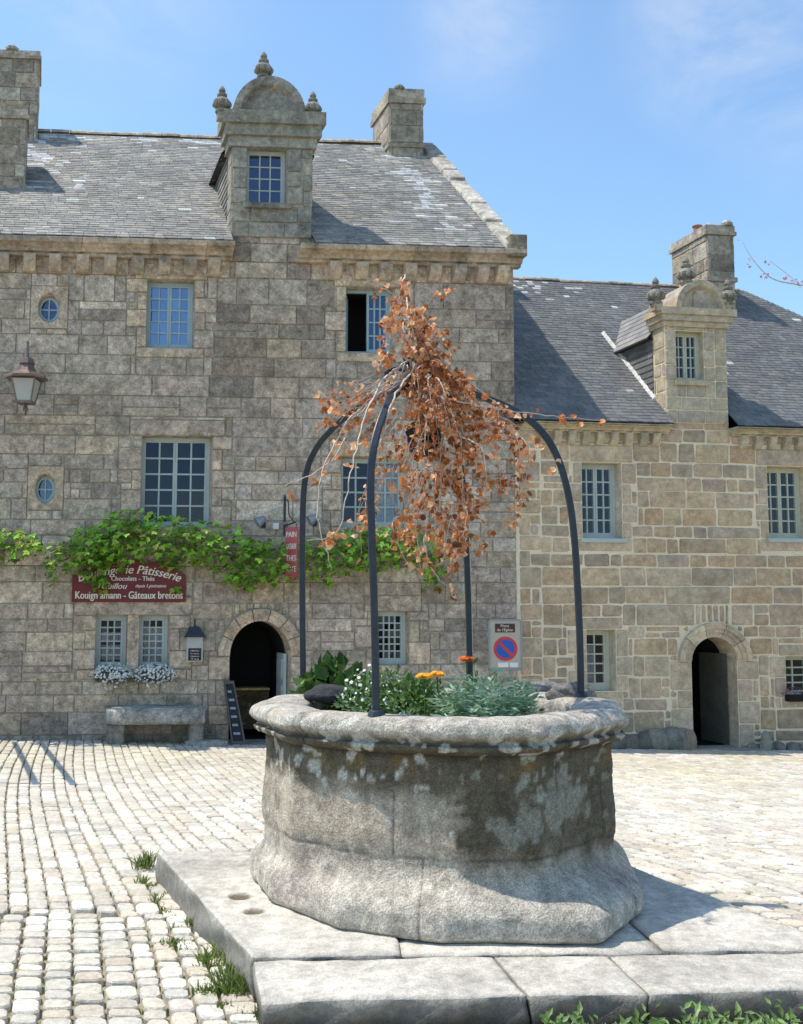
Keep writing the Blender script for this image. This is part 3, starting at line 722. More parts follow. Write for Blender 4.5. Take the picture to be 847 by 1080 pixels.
# windows of the left house
window(P, W1, houseL, 2, 2, 5, paint='paint_blue', gl='glass_sky')
window(P, W2, houseL, 2, 3, 4, paint='paint_blue', gl='glass_mid', openleaf=True)
window(P, W3, houseL, 2, 2, 5, paint='paint', gl='glass_dark', mw=.026)
window(P, W4, houseL, 2, 2, 4, paint='paint', gl='glass_dark', mw=.026, curtain=[(.55, 1, 0, 1)])
window(P, W5a, houseL, 1, 3, 6, paint='paint', gl='glass_dark', depth=.14, fw=.05, curtain=[(0.05, .95, .1, .42), (.05, .95, .5, .7)])
window(P, W5b, houseL, 1, 3, 6, paint='paint', gl='glass_dark', depth=.14, fw=.05, curtain=[(0.05, .95, 0, .82)])
window(P, W6, houseL, 1, 4, 6, paint='paint', gl='glass_dark', depth=.14, fw=.04)
def oculus(F, o, parent):
    mb = MB(); c = ((o[0] + o[1]) / 2, (o[2] + o[3]) / 2); ru, rz_ = (o[1] - o[0]) / 2 * .97, (o[3] - o[2]) / 2 * .97; n = 28
    e = lambda t, s, w: F.P(c[0] + ru * s * math.cos(t), w, c[1] + rz_ * s * math.sin(t))
    for i in range(n):
        a, b = 2 * math.pi * i / n, 2 * math.pi * (i + 1) / n
        mb.face([e(a, 1, .1), e(b, 1, .1), e(b, .78, .1), e(a, .78, .1)]); mb.face([e(a, .78, .1), e(b, .78, .1), e(b, .78, .14), e(a, .78, .14)])
    mb.fbox(F, c[0] - .011, c[0] + .011, .105, .13, c[1] - rz_ * .8, c[1] + rz_ * .8); mb.fbox(F, c[0] - ru * .8, c[0] + ru * .8, .108, .127, c[1] - .011, c[1] + .011)
    w = mb.build('round_window', M['paint_blue'], parent)
    g = MB(); g.face([e(2 * math.pi * i / n, .8, .12) for i in range(n)]); g.build('pane', M['glass_mid'], w)
oculus(FL, O1, houseL); oculus(FL, O2, houseL)
# door leaf ajar, inside the arch on the right, and the shop counter edge
dl = MB(); z0d = DL[2] + .02; z1d = FL.uz(300, 690)[1]
dl.fbox(FL, DL[1] - .07, DL[1] - .02, .16, .62, z0d, z1d); 
for k in range(3):
    za = lerp(z0d, z1d, .08 + k * .31); dl.fbox(FL, DL[1] - .085, DL[1] - .068, .22, .56, za, za + (z1d - z0d) * .24)
dl.build('door', M['paint'], houseL)

# ================================================================== RIGHT HOUSE
houseR = empty('buff_stone_house', FR.P(3, 0, ground(4, 17)), 'lower buff granite house with pale mortar joints and blue slate roof', 'house')
P = FR.P; SR = 1.0; PR_ = 3.35; OVR = .24
UT = FR.uz(779, 306, PR_)[0]; HIP = 1.0
UE = lambda w: UT + (PR_ - w) * HIP
U1R = UE(0) - .05
SLO[0] = SR
eR = FR.uz(600, 443, -.24)[1]
zr2 = lambda w: eR + SR * (w + OVR)
V7 = FR.rect(614, 488, 656, 568); V8 = FR.rect(810, 492, 853, 568); V9 = FR.rect(619, 664, 650, 729); V10 = FR.rect(829, 692, 862, 735)
DR = FR.rect(730, 672, 778, 776); DR = (DR[0], DR[1], ground(5, 17) + .03, DR[3])
ZTR = eR - .06
wr_ = MB(); pl = []
rR = random.Random(31)
QUR = [(0.505, 0.39, 0.267), (0.471, 0.364, 0.258), (0.537, 0.414, 0.287)]
for h in (V7, V8): surround(wr_, P, h, pl, QUR, .026, .016, jw=(.17, .24), lint=.3, sill=.22, r=rR)
for h in (V9, V10): surround(wr_, P, h, pl, QUR, .026, .016, jw=(.2, .3), lint=.2, sill=.18, r=rR, le=.12)
arched_opening(wr_, P, DR, FR.uz(754, 697)[1], pl, QUR, .024, .016, (.15, .09), rR, stones=5, depth=.4)
pl += [V7, V8, V9, V10]
# quoins next to the tall house
z = ZB; k = 0
while z < ZTR:
    hh = rR.uniform(.24, .36); w = (.24, .42)[k % 2]; rc = (0.05, w, z, min(z + hh, ZTR)); stone(wr_, P, rc, .026, .018, jit(rR.choice(BUFFR), .12, rR), .012, .005, rR); pl.append((0, w, z, min(z + hh, ZTR))); z += hh; k += 1
def stainR(u, z):
    k = 1 + .12 * noise.noise(Vector((u * .6, z * .6, 9)))
    if z < .1: k *= lerp(.5, 1, max(0, min(1, (z + .7) / .8)))
    return k
dx0 = FR.uz(702, 440)[0]; dx1 = FR.uz(768, 440)[0]
courses(wr_, P, (0.0, U1R, ZB, ZTR), pl, (.17, .36), (.2, .62), .030, .016, BUFFR, stainR, .016, .012, rR, .10)
courses(wr_, P, (dx0, dx1, ZTR, eR + .15), [], (.17, .2), (.25, .5), .028, .018, BUFFR, None, .014, .008, rR)
sheet(wr_, P, (0.0, U1R, ZB, ZTR + .02), [V7, V8, V9, V10, DR], 1)
sheet(wr_, P, (dx0, dx1, ZTR + .02, eR + .2), [], 1)
for h in (V7, V8, V9, V10): reveal(wr_, P, h, .2, (.6, .5, .36), 2)
zrd2 = zr2(PR_)
gab = [(0.02, ZB), (0.02, zr2(0)), (PR_, zrd2), (2 * PR_, zr2(0)), (2 * PR_, ZB)]
wr_.face([P(U1R, 0, ZB), P(U1R, 2 * PR_, ZB), P(U1R, 2 * PR_, zr2(0)), P(U1R, 0, zr2(0))], (.2, .18, .15), 0)
wr_.face([P(UE(-OVR), -OVR, zr2(-OVR) - .02), P(UE(-OVR), 2 * PR_ + OVR, zr2(-OVR) - .02), P(UT, PR_, zrd2 - .02)], (.1, .1, .1), 2)
wr_.face([P(0, 2 * PR_, ZB), P(U1R, 2 * PR_, ZB), P(U1R, 2 * PR_, zr2(0)), P(0, 2 * PR_, zr2(0))], (.2, .18, .15), 0)
wr_.build('wall', [M['stoneR'], M['mortarR'], M['dark']], houseR)
# rough footing stones
ft = MB()
for i in range(34):
    u = FR.uz(640, 770)[0] + i * .21 + rR.uniform(-.05, .05)
    if DR[0] - .15 < u < DR[1] + .15: continue
    if u > U1R: break
    big = i < 7
    s = rR.uniform(.12, .2) * (1.35 if big else .8); gx = FR.P(u, -.05, 0); gz = ground(gx.x, gx.y)
    n = 9; prof = [(s * .9, 0), (s * 1.05, s * .4), (s * .95, s * .9), (s * .5, s * 1.35), (s * .1, s * 1.45)]
    st = len(ft.v); ft.lathe((gx.x, gx.y, gz - .04), prof, n, jit((.21, .185, .145), .25, rR))
    for q in range(st, len(ft.v)):
        x, y, zz = ft.v[q]; k = noise.noise(Vector((x * 5, y * 5, zz * 5))) * .05; ft.v[q] = (x + k, y + k, zz + k)
ft.build('footing', M['stoneR'], houseR, smooth=True)
# cornice of the right house
zc0 = FR.uz(620, 455, -.1)[1]; 
cornice(FR, 0.06, dx0, zc0, eR - .02, 'cornice', 'stoneR', houseR, [(.50, .41, .27), (.47, .385, .26), (.44, .36, .25)], out=.22, r=rR)
cornice(FR, dx1, U1R, zc0, eR - .02, 'cornice', 'stoneR', houseR, [(.50, .41, .27), (.47, .385, .26), (.44, .36, .25)], out=.22, r=rR)
zk = FR.uz(620, 469, -.1)[1]
corbels(FR, [FR.uz(x, 462, -.1)[0] for x in (574, 589, 604, 619, 634, 649, 664, 680, 693)], zk, zc0, houseR, 'stoneR', [(.43, .35, .24)], .12, .12)
corbels(FR, [FR.uz(x, 462, -.1)[0] for x in (786, 801, 816, 831, 845)], zk, zc0, houseR, 'stoneR', [(.43, .35, .24)], .12, .12)
# roof
SLR = [(0.131, 0.131, 0.13), (0.15, 0.148, 0.143), (0.119, 0.117, 0.119), (0.163, 0.157, 0.145), (0.138, 0.135, 0.125)]
rf = MB(); rs = random.Random(6)
def lichR(u, w):
    n_ = noise.noise(Vector((u * 1.3, w * 1.3, 5)))
    return (.25 + n_ if (w > PR_ - .7 and u < 3.5) else 0) * .4 + .003 + max(0, n_ - .45) * .3
slates(rf, FR, lambda w: -.25, UE, -OVR, PR_ - .03, zr2, SR, SLR, (.11, .2), .09, rs, lichR, skip=(dx0, dx1))
decks(rf, FR, -.25, U1R, (dx0, dx1), OVR, PR_, zr2, zrd2, .012, (.05, .05, .055), (UE(-OVR), UE(.1)))
rf.face([P(0, .1, zr2(.1) - .012), P(UE(.1), .1, zr2(.1) - .012), P(UT, PR_, zrd2 - .012), P(0, PR_, zrd2 - .012)], (.05, .05, .055))
rf.face([P(0, 2 * PR_ + OVR, zr2(-OVR)), P(UE(-OVR), 2 * PR_ + OVR, zr2(-OVR)), P(UT, PR_, zrd2 - .012), P(0, PR_, zrd2 - .012)], (.1, .1, .11))
roofR = rf.build('roof', M['slateR'], houseR)
ridge_tiles(FR, 0, UT, PR_, zrd2, houseR, rad=.07)
# chimney of the right house
wq = PR_ - .75
ua = FR.uz(746, 270, wq)[0]; ub = FR.uz(774, 270, wq)[0]
chimney(FR, ua, ub, wq, wq + 1.15, zr2(wq) - .3, FR.uz(758, 236, wq)[1], houseR, 'chimney', CH, 'trimL', band=FR.uz(760, 297, wq)[1], cap=.24, seed=14)
pot = MB(); pp = FR.P((ua + ub) / 2, wq + .7, FR.uz(758, 238, wq)[1] - .05); pot.lathe(pp, [(.11, 0), (.09, .12), (.085, .26), (.11, .30), (.07, .30), (.07, .1)], 12); pot.build('chimney_pot', M['terra'], houseR)
dormer(FR, dict(x0=702, x1=767, ybase=446, ytop=345, ycor=326, win=(712, 350, 741, 402), pcx=737, prx=27, ypt=297, out=.13, panel=True,
                fin=[(692, 321, 292, -.08), (724, 299, 270, .10), (768, 322, 294, -.05)]),
       houseR, [(.48, .40, .28), (.45, .37, .26), (.43, .36, .26), (.38, .32, .25)], 'stoneR', zr2, 22, flash=True, slpal=SLR, leaves=2, cols=2, rows=4, glassn='glass_dark', paint='paint_green', mort='mortarR', gap=.02, slmat='slateR')
window(P, V7, houseR, 2, 2, 5, .2, 'paint', 'glass_dark', .05, .024, sill='paint')
window(P, V8, houseR, 2, 2, 5, .2, 'paint_green', 'glass_dark', .05, .024, sill='paint')
window(P, V9, houseR, 1, 2, 5, .2, 'paint_green', 'glass_dark', .06, .024, curtain=[(.05, .6, .0, .75)])
window(P, V10, houseR, 1, 2, 4, .2, 'paint_green', 'glass_dark', .04, .024)
dl = MB(); z0d = DR[2] + .02; z1d = FR.uz(770, 690)[1]
g = lambda t, w, z: FR.P(DR[1] - .03 - t * .05, .22 + t * .62 + w, z)
dl.hexa([g(0, 0, z0d), g(1, 0, z0d), g(1, .04, z0d), g(0, .04, z0d), g(0, 0, z1d), g(1, 0, z1d), g(1, .04, z1d), g(0, .04, z1d)])
for k in range(4):
    za = lerp(z0d, z1d, .05 + k * .235); zb_ = za + (z1d - z0d) * .19
    q = [g(.12, -.02, za), g(.88, -.02, za), g(.88, .0, za), g(.12, .0, za), g(.12, -.02, zb_), g(.88, -.02, zb_), g(.88, .0, zb_), g(.12, .0, zb_)]; dl.hexa(q)
dl.build('door', mat('door_paint', (.11, .10, .075), .6), houseR)
tp = MB(); tp.fbox(FR, DR[0] - .25, DR[1] + .3, -.45, .3, ground(5, 17) - .1, ground(5, 17) + .035, (.3, .27, .22)); bevel(tp.build('doorstep', M['stoneR'], houseR), .015)
tp = MB(); tp.fbox(FL, DL[0] - .1, DL[1] + .1, -.35, .3, ground(-2, 16) - .1, ground(-2, 16) + .03, (.25, .23, .2)); bevel(tp.build('doorstep', M['stoneL'], houseL), .015)

# ================================================================== GROUND
WC = at_y(463, 742, 5.7); WC = Vector((WC.x, 5.7, 0))
zp = .175
def P2(px, py): p = at_z(px, py, zp); return Vector((p.x, p.y))
gs = MB(); N = 60
xs = [-400, -120, -40, -20] + [-12 + i for i in range(25)] + [20, 40, 120, 400]
ys = [-400, -120, -40, -10] + [i for i in range(-4, 26)] + [40, 120, 600]
for i in range(len(xs) - 1):
    for j in range(len(ys) - 1):
        q = [(xs[i], ys[j]), (xs[i + 1], ys[j]), (xs[i + 1], ys[j + 1]), (xs[i], ys[j + 1])]
        gs.face([(x, y, (ground(x, min(y, 25)) if abs(x) < 13 else ground(math.copysign(12, x), min(y, 25))) - .035) for x, y in q])
gs.build('ground', M['sand'], kind='structure')
# setts as real stones
cb = MB(); rc = random.Random(2)
COB = [(0.574, 0.522, 0.436), (0.613, 0.563, 0.469), (0.537, 0.485, 0.402), (0.66, 0.614, 0.528), (0.555, 0.485, 0.385), (0.593, 0.54, 0.444)]
plin = [Vector((-1.53, 6.2)), Vector((-.55, 3.9)), Vector((-.5, 3.6)), Vector((2.3, 3.6)), Vector((1.1, 6.2))]
def in_plinth(x, y):
    n = len(PL); s = True
    for i in range(n):
        a, b = PL[i], PL[(i + 1) % n]
        if (b.x - a.x) * (y - a.y) - (b.y - a.y) * (x - a.x) < 0.0: return False
    return True
pbl = P2(166, 897); pfl = P2(263, 1022); sfl = P2(272, 1062); seam = P2(264, 1006); pbr = P2(640, 897); prr = P2(852, 995)
rd = (prr - P2(662, 914)).normalized(); fr_y = P2(600, 1053).y
pr_back = P2(662, 914) - rd * .35; pr_front = prr + rd * 0.8
PL = [Vector((pbl.x, pbl.y)), pfl, Vector((sfl.x, sfl.y)), Vector((pr_front.x + .25, fr_y)), pr_back, Vector((pr_back.x - .1, pbl.y))]
def warp_near(i, j, ox):     # i: column, j: position along the column
    y = 2.2 + j
    x = ox + i
    a = -.37 * (y - 2.2) - .05 * math.sin((x + y) * .7) - .012 * x * (y - 2)
    return x + a * 1.0, y
def warp_far(i, j, ox):
    y = 0 + j; x = ox + i
    return x - .36 * (y - 6) + .10 * math.sin(y * .45 + x * .12), y + .05 * math.sin(x * .8)
def sett(pts, tone, h):
    cx = sum(p[0] for p in pts) / 4; cy = sum(p[1] for p in pts) / 4; gz = ground(cx, cy)
    # 8-gon outline for rounded corners
    out = []
    for k in range(4):
        p, q = Vector(pts[k]), Vector(pts[(k + 1) % 4]); pr = Vector(pts[k - 1])
        out.append(p + (pr - p) * .18); out.append(p + (q - p) * .18)
    c = Vector((cx, cy)); tilt = (rc.uniform(-.03, .03), rc.uniform(-.03, .03))
    def ring(s, z):
        r_ = []
        for p in out:
            q = c + (p - c) * s; r_.append((q.x, q.y, gz + z + (q.x - cx) * tilt[0] + (q.y - cy) * tilt[1]))
        return r_
    vs = ring(1.0, -.035) + ring(.975, h - .010) + ring(.89, h - .001) + [(cx, cy, gz + h + .003)]
    fs = []
    for i in range(8):
        k = (i + 1) % 8; fs += [(i, k, 8 + k, 8 + i), (8 + i, 8 + k, 16 + k, 16 + i), (16 + i, 16 + k, 24)]
    cb.add(vs, fs, tone)
def field(warp, xr, yr, wid, ln, test):
    x = xr[0]
    while x < xr[1]:
        w = wid * rc.uniform(.82, 1.2); y = yr[0] + rc.uniform(0, ln)
        while y < yr[1]:
            l = ln * rc.uniform(.65, 1.4)
            g = .0055
            pts = [warp(a, b, 0) for a, b in ((x + g, y + g), (x + w - g, y + g), (x + w - g, y + l - g), (x + g, y + l - g))]
            pts = [(a + rc.uniform(-.007, .007), b + rc.uniform(-.007, .007)) for a, b in pts]
            cx_, cy_ = sum(p[0] for p in pts) / 4, sum(p[1] for p in pts) / 4
            if test(cx_, cy_):
                tn = jit(rc.choice(COB), .12, rc); k = min(1, max(0, (cy_ - 10) / 4)); mo_ = .5 + .5 * noise.noise(Vector((cx_ * .7, cy_ * .7, 0)))
                tn = (tn[0] * (1 - .10 * k), tn[1] * (1 - .11 * k), tn[2] * (1 - .30 * k * mo_))
                sett(pts, tn, rc.uniform(-.004, .006))
            y += l
        x += w
fq = lambda x, y: FL.P(0, 0, 0).y + (x - FL.P(0, 0, 0).x) * (math.tan(YL) if x < FL.P(0, 0, 0).x else math.tan(YR)) - .05
line = lambda x: 5.95 + .08 * x + .12 * math.sin(x * 1.3)
field(warp_near, (-6, 9), (0, 6), .132, .118, lambda x, y: y < line(x) and not in_plinth(x, y) and abs(x) < 4.5)
field(warp_far, (-15, 18), (5.5, 18.2), .125, .15, lambda x, y: y >= line(x) and y < fq(x, y) and not in_plinth(x, y) and -9.5 < x < 9.5)
cb.build('cobbled_square', M['cobble'], kind='structure')

# ================================================================== WELL PLINTH
plinth = empty('stone_plinth', (WC.x, WC.y, 0), 'low step of big pale granite slabs around the well base', 'plinth')
def slab(c00, c10, c11, c01, ztop, zbot, nx, ny, seed, hollows=(), tone=(.52, .48, .41), name='slab', dark_front=False):
    mb = MB(); r = random.Random(seed); V = {}; T = {}
    def pt(s, t):
        a = c00.lerp(c10, s); b = c01.lerp(c11, s); return a.lerp(b, t)
    wid = (c10 - c00).length; dep = (c01 - c00).length
    for i in range(nx + 1):
        for j in range(ny + 1):
            s, t = i / nx, j / ny; p = pt(s, t)
            e = min(s * wid, (1 - s) * wid, t * dep, (1 - t) * dep); rd_ = .009
            z = ztop + .010 * noise.noise(Vector((p.x * 2.2, p.y * 2.2, seed))) + .004 * noise.noise(Vector((p.x * 9, p.y * 9, seed)))
            if e < rd_: z -= rd_ * (1 - math.sqrt(max(0, 1 - (1 - e / rd_) ** 2)))* .9
            k = 1 + .26 * noise.noise(Vector((p.x * 2.2, p.y * 2.2, 4))) + .16 * noise.noise(Vector((p.x * 9, p.y * 7, 1))) - .22 * max(0, noise.noise(Vector((p.x * 1.6, p.y * 3.2, 12))))
            tn = [tone[0] * k, tone[1] * k, tone[2] * k]
            for hx, hy, hr in hollows:
                d = math.hypot((p.x - hx), (p.y - hy)) / hr
                if d < 1.25: m_ = max(0, 1 - d) ; z -= .018 * min(1, m_ * 2); f = min(1, max(0, (1.15 - d) * 3)); tn = [lerp(tn[0], .15, f), lerp(tn[1], .12, f), lerp(tn[2], .085, f)]
            if e < .03: tn = [a * .9 for a in tn]
            wob = .004 * noise.noise(Vector((p.x * 5, p.y * 5, 7 + seed)))
            V[i, j] = (p.x + (wob if e < .02 else 0), p.y + (wob if e < .02 else 0), z); T[i, j] = tuple(tn)
    for i in range(nx):
        for j in range(ny):
            ks = [(i, j), (i + 1, j), (i + 1, j + 1), (i, j + 1)]; mb.face([V[k] for k in ks], [T[k] for k in ks])
    edge = [(i, 0) for i in range(nx + 1)] + [(nx, j) for j in range(1, ny + 1)] + [(i, ny) for i in range(nx - 1, -1, -1)] + [(0, j) for j in range(ny - 1, 0, -1)]
    m_ = 8
    for a, b in zip(edge, edge[1:] + edge[:1]):
        for q in range(m_):
            z_ = lambda v, f: (v[0] + .01 * math.sin(v[0] * 23 + f * 5), v[1] + .012 * math.sin(v[0] * 17 + f * 7), lerp(v[2], zbot, f))
            f0, f1 = q / m_, (q + 1) / m_
            A, B = V[a], V[b]
            dk = lambda tt, f: tuple(c_ * lerp(.62, .10 if dark_front else .5, min(1, f * 2.2)) for c_ in tt)  # side faces darkened downwards in colour; slab fronts get painted shade with the moss
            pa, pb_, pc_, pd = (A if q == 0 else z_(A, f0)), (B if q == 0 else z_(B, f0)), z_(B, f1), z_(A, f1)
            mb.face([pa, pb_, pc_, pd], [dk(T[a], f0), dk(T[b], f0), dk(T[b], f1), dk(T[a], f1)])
    # merge for smooth shading
    me_o = mb.build(name, M['plinth'], plinth)
    bm = bmesh.new(); bm.from_mesh(me_o.data); bmesh.ops.remove_doubles(bm, verts=bm.verts, dist=.0004)
    for f in bm.faces: f.smooth = True
    bmesh.ops.recalc_face_normals(bm, faces=bm.faces)
    bm.to_mesh(me_o.data); bm.free()
    return me_o
h1 = P2(253, 945); h2 = P2(268, 961)
# left slab: from the seam back; inner edge hidden under the well
A_ = P2(266, 1009); mid = P2(560, 1003)
slab(A_, P2(423, 1006), Vector((-.15, pbl.y)), pbl, zp, -.05, 60, 90, 1, [(h1.x, h1.y, .062), (h2.x, h2.y, .055)])
slab(P2(423, 1006) + Vector((.004, 0)), P2(700, 1002), Vector((.9, pbl.y)), Vector((-.142, pbl.y)), zp - .004, -.05, 30, 40, 2)
slab(P2(700, 1002) + Vector((.004, 0)), pr_front + Vector((-.12, P2(700, 1002).y - pr_front.y)) , pr_back, Vector((.908, pbl.y - .05)), zp + .002, -.05, 40, 60, 3)
fy = .003
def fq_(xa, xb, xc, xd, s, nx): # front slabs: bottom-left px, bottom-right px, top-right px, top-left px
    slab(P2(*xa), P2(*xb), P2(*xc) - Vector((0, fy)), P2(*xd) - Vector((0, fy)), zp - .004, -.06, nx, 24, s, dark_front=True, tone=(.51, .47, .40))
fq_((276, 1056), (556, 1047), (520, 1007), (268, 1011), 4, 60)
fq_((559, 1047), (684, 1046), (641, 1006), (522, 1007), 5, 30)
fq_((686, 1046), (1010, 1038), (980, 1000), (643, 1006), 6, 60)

# ================================================================== WELL
well = empty('stone_well', (WC.x, WC.y, zp), 'octagonal weathered granite well with lichen, rolled rim and flared base', 'well')
PH0 = R(-96.7)
prof = [(.975, 0), (1.0, .03), (1.0, .10), (.99, .14), (.965, .175), (.935, .21), (.922, .26), (.925, .33), (.932, .40), (.928, .50), (.922, .60), (.92, .70), (.92, .795),
        (.925, .81), (.95, .83), (.975, .838), (.985, .862), (.962, .872), (.968, .885), (1.0, .915), (.998, .945), (.98, .97), (.94, .987), (.87, .992), (.79, .988), (.74, .975), (.715, .94), (.71, .80)]
def bw(z): # how much of the base outline is felt at this height
    t = min(1, max(0, (z - .10) / .20)); return 1 - t * t * (3 - 2 * t)
# resample profile
pp = [Vector((a, b, 0)) for a, b in prof]; sp = []
for p in spline(pp, 5): sp.append((p.x, p.y))
RIMP = [(-1.07, .02), (-.83, -.52), (-.42, -.78), (.05, -.95), (.45, -.925), (.97, -.42), (1.06, .15), (.72, .82), (.1, 1.03), (-.6, .90), (-1.0, .5)]
BASP = [(-1.07, .10), (-.90, -.38), (-.52, -.82), (-.04, -1.02), (.70, -1.045), (.99, -.60), (1.075, .2), (.75, .9), (.1, 1.08), (-.65, .95), (-1.05, .55)]
def polyr(pl, phi):
    c, s_ = math.cos(phi), math.sin(phi)
    for i in range(len(pl)):
        (ax, ay), (bx, by) = pl[i], pl[(i + 1) % len(pl)]
        den = c * (by - ay) - s_ * (bx - ax)
        if abs(den) < 1e-9: continue
        t = (ax * (by - ay) - ay * (bx - ax)) / den; u = (ax * s_ - ay * c) / den
        if t > 0 and -1e-6 <= u <= 1 + 1e-6: return t
    return 1.0
def smoothr(pl, n):
    raw = [polyr(pl, 2 * math.pi * i / n) for i in range(n)]; k = 4
    return [sum(raw[(i + j) % n] * (k - abs(j)) for j in range(-k + 1, k)) / (k * k) for i in range(n)]
NP = 560
RT, RB = smoothr(RIMP, NP), smoothr(BASP, NP)
spots = [(-64, .50, .085), (-70, .44, .055), (-75, .50, .05), (-52, .60, .11), (-54, .52, .09), (-46, .56, .10), (-60, .63, .04), (-66, .70, .035), (-57.5, .915, .05), (-128, .70, .03), (-140, .72, .035), (-112, .70, .02), (-49, .72, .03), (-38, .5, .05), (-100, .9, .04), (-120, .87, .05), (-90, .86, .03), (-76, .9, .03)]
rw = random.Random(4)
for k in range(110): spots.append((rw.uniform(-180, 180), rw.uniform(.3, .95), rw.uniform(.008, .026)))
spots = [(R(a), b, c) for a, b, c in spots]
def joint(phi, z):
    """depth of nearest joint 0..1"""
    d = 1.0
    face = int(((phi - PH0) % (2 * math.pi)) // (math.pi / 4)); loc = ((phi - PH0) % (math.pi / 4)) / (math.pi / 4)
    wob = .006 * noise.noise(Vector((phi * 6, z * 3, 1)))
    zj = .335 + .03 * noise.noise(Vector((phi * 1.5, 0, 2)))
    d = min(d, abs(z - zj + wob) / .010)
    d = min(d, abs(z - .645 + wob) / .007); d = min(d, abs(z - .815) / .010)
    arc = .40
    def vj(l0, za, zb):
        nonlocal d
        if za < z < zb:
            l = loc - l0 - wob * 1.5
            d = min(d, abs(l) * .8 / .010)
    if z < .335: vj((.97, .35, .62, .98)[face % 4], -.1, .335)
    elif z < .81: vj((.02, .5, .27, .75)[face % 4], .335, .64) if face % 2 else vj((.62, .98, .7, .3)[(face + 1) % 4], .64, .81)
    else: vj(.985 if face % 2 == 0 else .02, .81, 1.0)
    return min(d, 1.0)
mb = MB(); rows = len(sp); Vv = []; Tt = []
for j, (rad, z) in enumerate(sp):
    sharp = 1.0 if j < rows * .85 else .9
    outer = j < rows - 14
    for i in range(NP):
        phi = 2 * math.pi * i / NP
        r_ = rad * lerp(RT[i], RB[i], bw(z) if j < rows * .6 else 0)
        x, y = r_ * math.cos(phi), r_ * math.sin(phi)
        nz_ = noise.noise(Vector((x * 2.3, y * 2.3, z * 2.3))) * .009 + noise.noise(Vector((x * 8, y * 8, z * 8))) * .008 + noise.noise(Vector((x * 24, y * 24, z * 24))) * .004 + noise.noise(Vector((x * 60, y * 60, z * 60))) * .002
        jd = joint(phi, z) if outer else 1
        # chipped hollow under the joint in the wall course
        f = 1 + nz_ - .008 * (1 - jd)
        zz = z + (nz_ * .5 if .9 < z else 0)
        Vv.append((WC.x + x * f, WC.y + y * f, zp + zz))
        # ---- colour
        n1 = noise.noise(Vector((x * 3, y * 3, z * 3 + 5))); n2 = noise.noise(Vector((x * 9, y * 9, z * 9))); n3 = noise.noise(Vector((x * 25, y * 25, z * 25)))
        b = [.42, .355, .275]
        # dark mossy stain under the rim; right-hand faces mix stain with painted shade
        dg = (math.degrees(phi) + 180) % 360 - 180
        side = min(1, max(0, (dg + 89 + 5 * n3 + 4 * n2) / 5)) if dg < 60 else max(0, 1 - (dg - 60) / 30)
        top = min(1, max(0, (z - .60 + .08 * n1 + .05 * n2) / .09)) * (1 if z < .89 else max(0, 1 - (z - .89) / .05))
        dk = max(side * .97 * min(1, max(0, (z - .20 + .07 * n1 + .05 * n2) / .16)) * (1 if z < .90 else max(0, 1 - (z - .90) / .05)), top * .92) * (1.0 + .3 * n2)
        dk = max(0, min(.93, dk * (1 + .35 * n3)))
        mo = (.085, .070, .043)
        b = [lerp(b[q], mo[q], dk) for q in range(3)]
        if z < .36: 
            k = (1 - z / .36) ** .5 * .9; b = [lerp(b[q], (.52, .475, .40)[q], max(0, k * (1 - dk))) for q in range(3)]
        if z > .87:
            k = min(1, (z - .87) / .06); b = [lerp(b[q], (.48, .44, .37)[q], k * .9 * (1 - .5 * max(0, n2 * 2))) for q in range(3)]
        # pinkish patches
        pk = min(1, max(0, (n1 - .12) * 3)) * (1 - dk) * .5
        b = [lerp(b[q], (.38, .30, .26)[q], pk) for q in range(3)]
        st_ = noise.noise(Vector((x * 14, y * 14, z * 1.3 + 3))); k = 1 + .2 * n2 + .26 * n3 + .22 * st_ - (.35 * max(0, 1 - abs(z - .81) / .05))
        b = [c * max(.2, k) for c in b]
        og = min(.6, max(0, noise.noise(Vector((x * 6, y * 6, z * 9 + 8))) * 3 - .3)) * max(0, 1 - abs(z - .77) / .09); b = [lerp(b[q], (.20, .13, .04)[q], og) for q in range(3)]
        li = 0
        for (sa, sz, sr) in spots:
            if abs(z - sz) > sr * 1.6: continue
            dp = (phi - sa + math.pi) % (2 * math.pi) - math.pi
            dd = math.hypot(dp * rad, z - sz) / sr + .45 * n2 + .5 * n3
            if dd < 1: li = max(li, min(1, (1 - dd) * 5) * (.62 if sr > .045 and z < .8 else .85))
        li = max(li, min(.7, max(0, (noise.noise(Vector((x * 11 + 9, y * 11, z * 11))) + .3 * n3 - .27) * 14)) * (.95 if z > .60 else .2))
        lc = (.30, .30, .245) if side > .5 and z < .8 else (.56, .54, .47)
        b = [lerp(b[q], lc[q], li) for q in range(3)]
        jk = 1 - .5 * (1 - jd)
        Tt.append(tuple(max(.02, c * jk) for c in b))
vs = Vv; fs = []; cs = []
for j in range(rows - 1):
    for i in range(NP):
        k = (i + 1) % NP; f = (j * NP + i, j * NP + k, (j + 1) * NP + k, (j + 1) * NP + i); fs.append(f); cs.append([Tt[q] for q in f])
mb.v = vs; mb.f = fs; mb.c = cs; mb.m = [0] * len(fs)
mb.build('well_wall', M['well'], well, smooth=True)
so = MB(); n = 48
so.v = [(WC.x, WC.y, zp + .93)] ; ring = []
for q, rr_ in enumerate((.2, .4, .6, .80)):
    for i in range(n):
        a = 2 * math.pi * i / n; so.v.append((WC.x + rr_ * math.cos(a), WC.y + rr_ * math.sin(a), zp + .93 - .02 * q + .02 * noise.noise(Vector((a * 3, rr_ * 9, 0)))))
for i in range(n): so.f.append((0, 1 + i, 1 + (i + 1) % n))
for q in range(3):
    for i in range(n): so.f.append((1 + q * n + i, 1 + q * n + (i + 1) % n, 1 + (q + 1) * n + (i + 1) % n, 1 + (q + 1) * n + i))
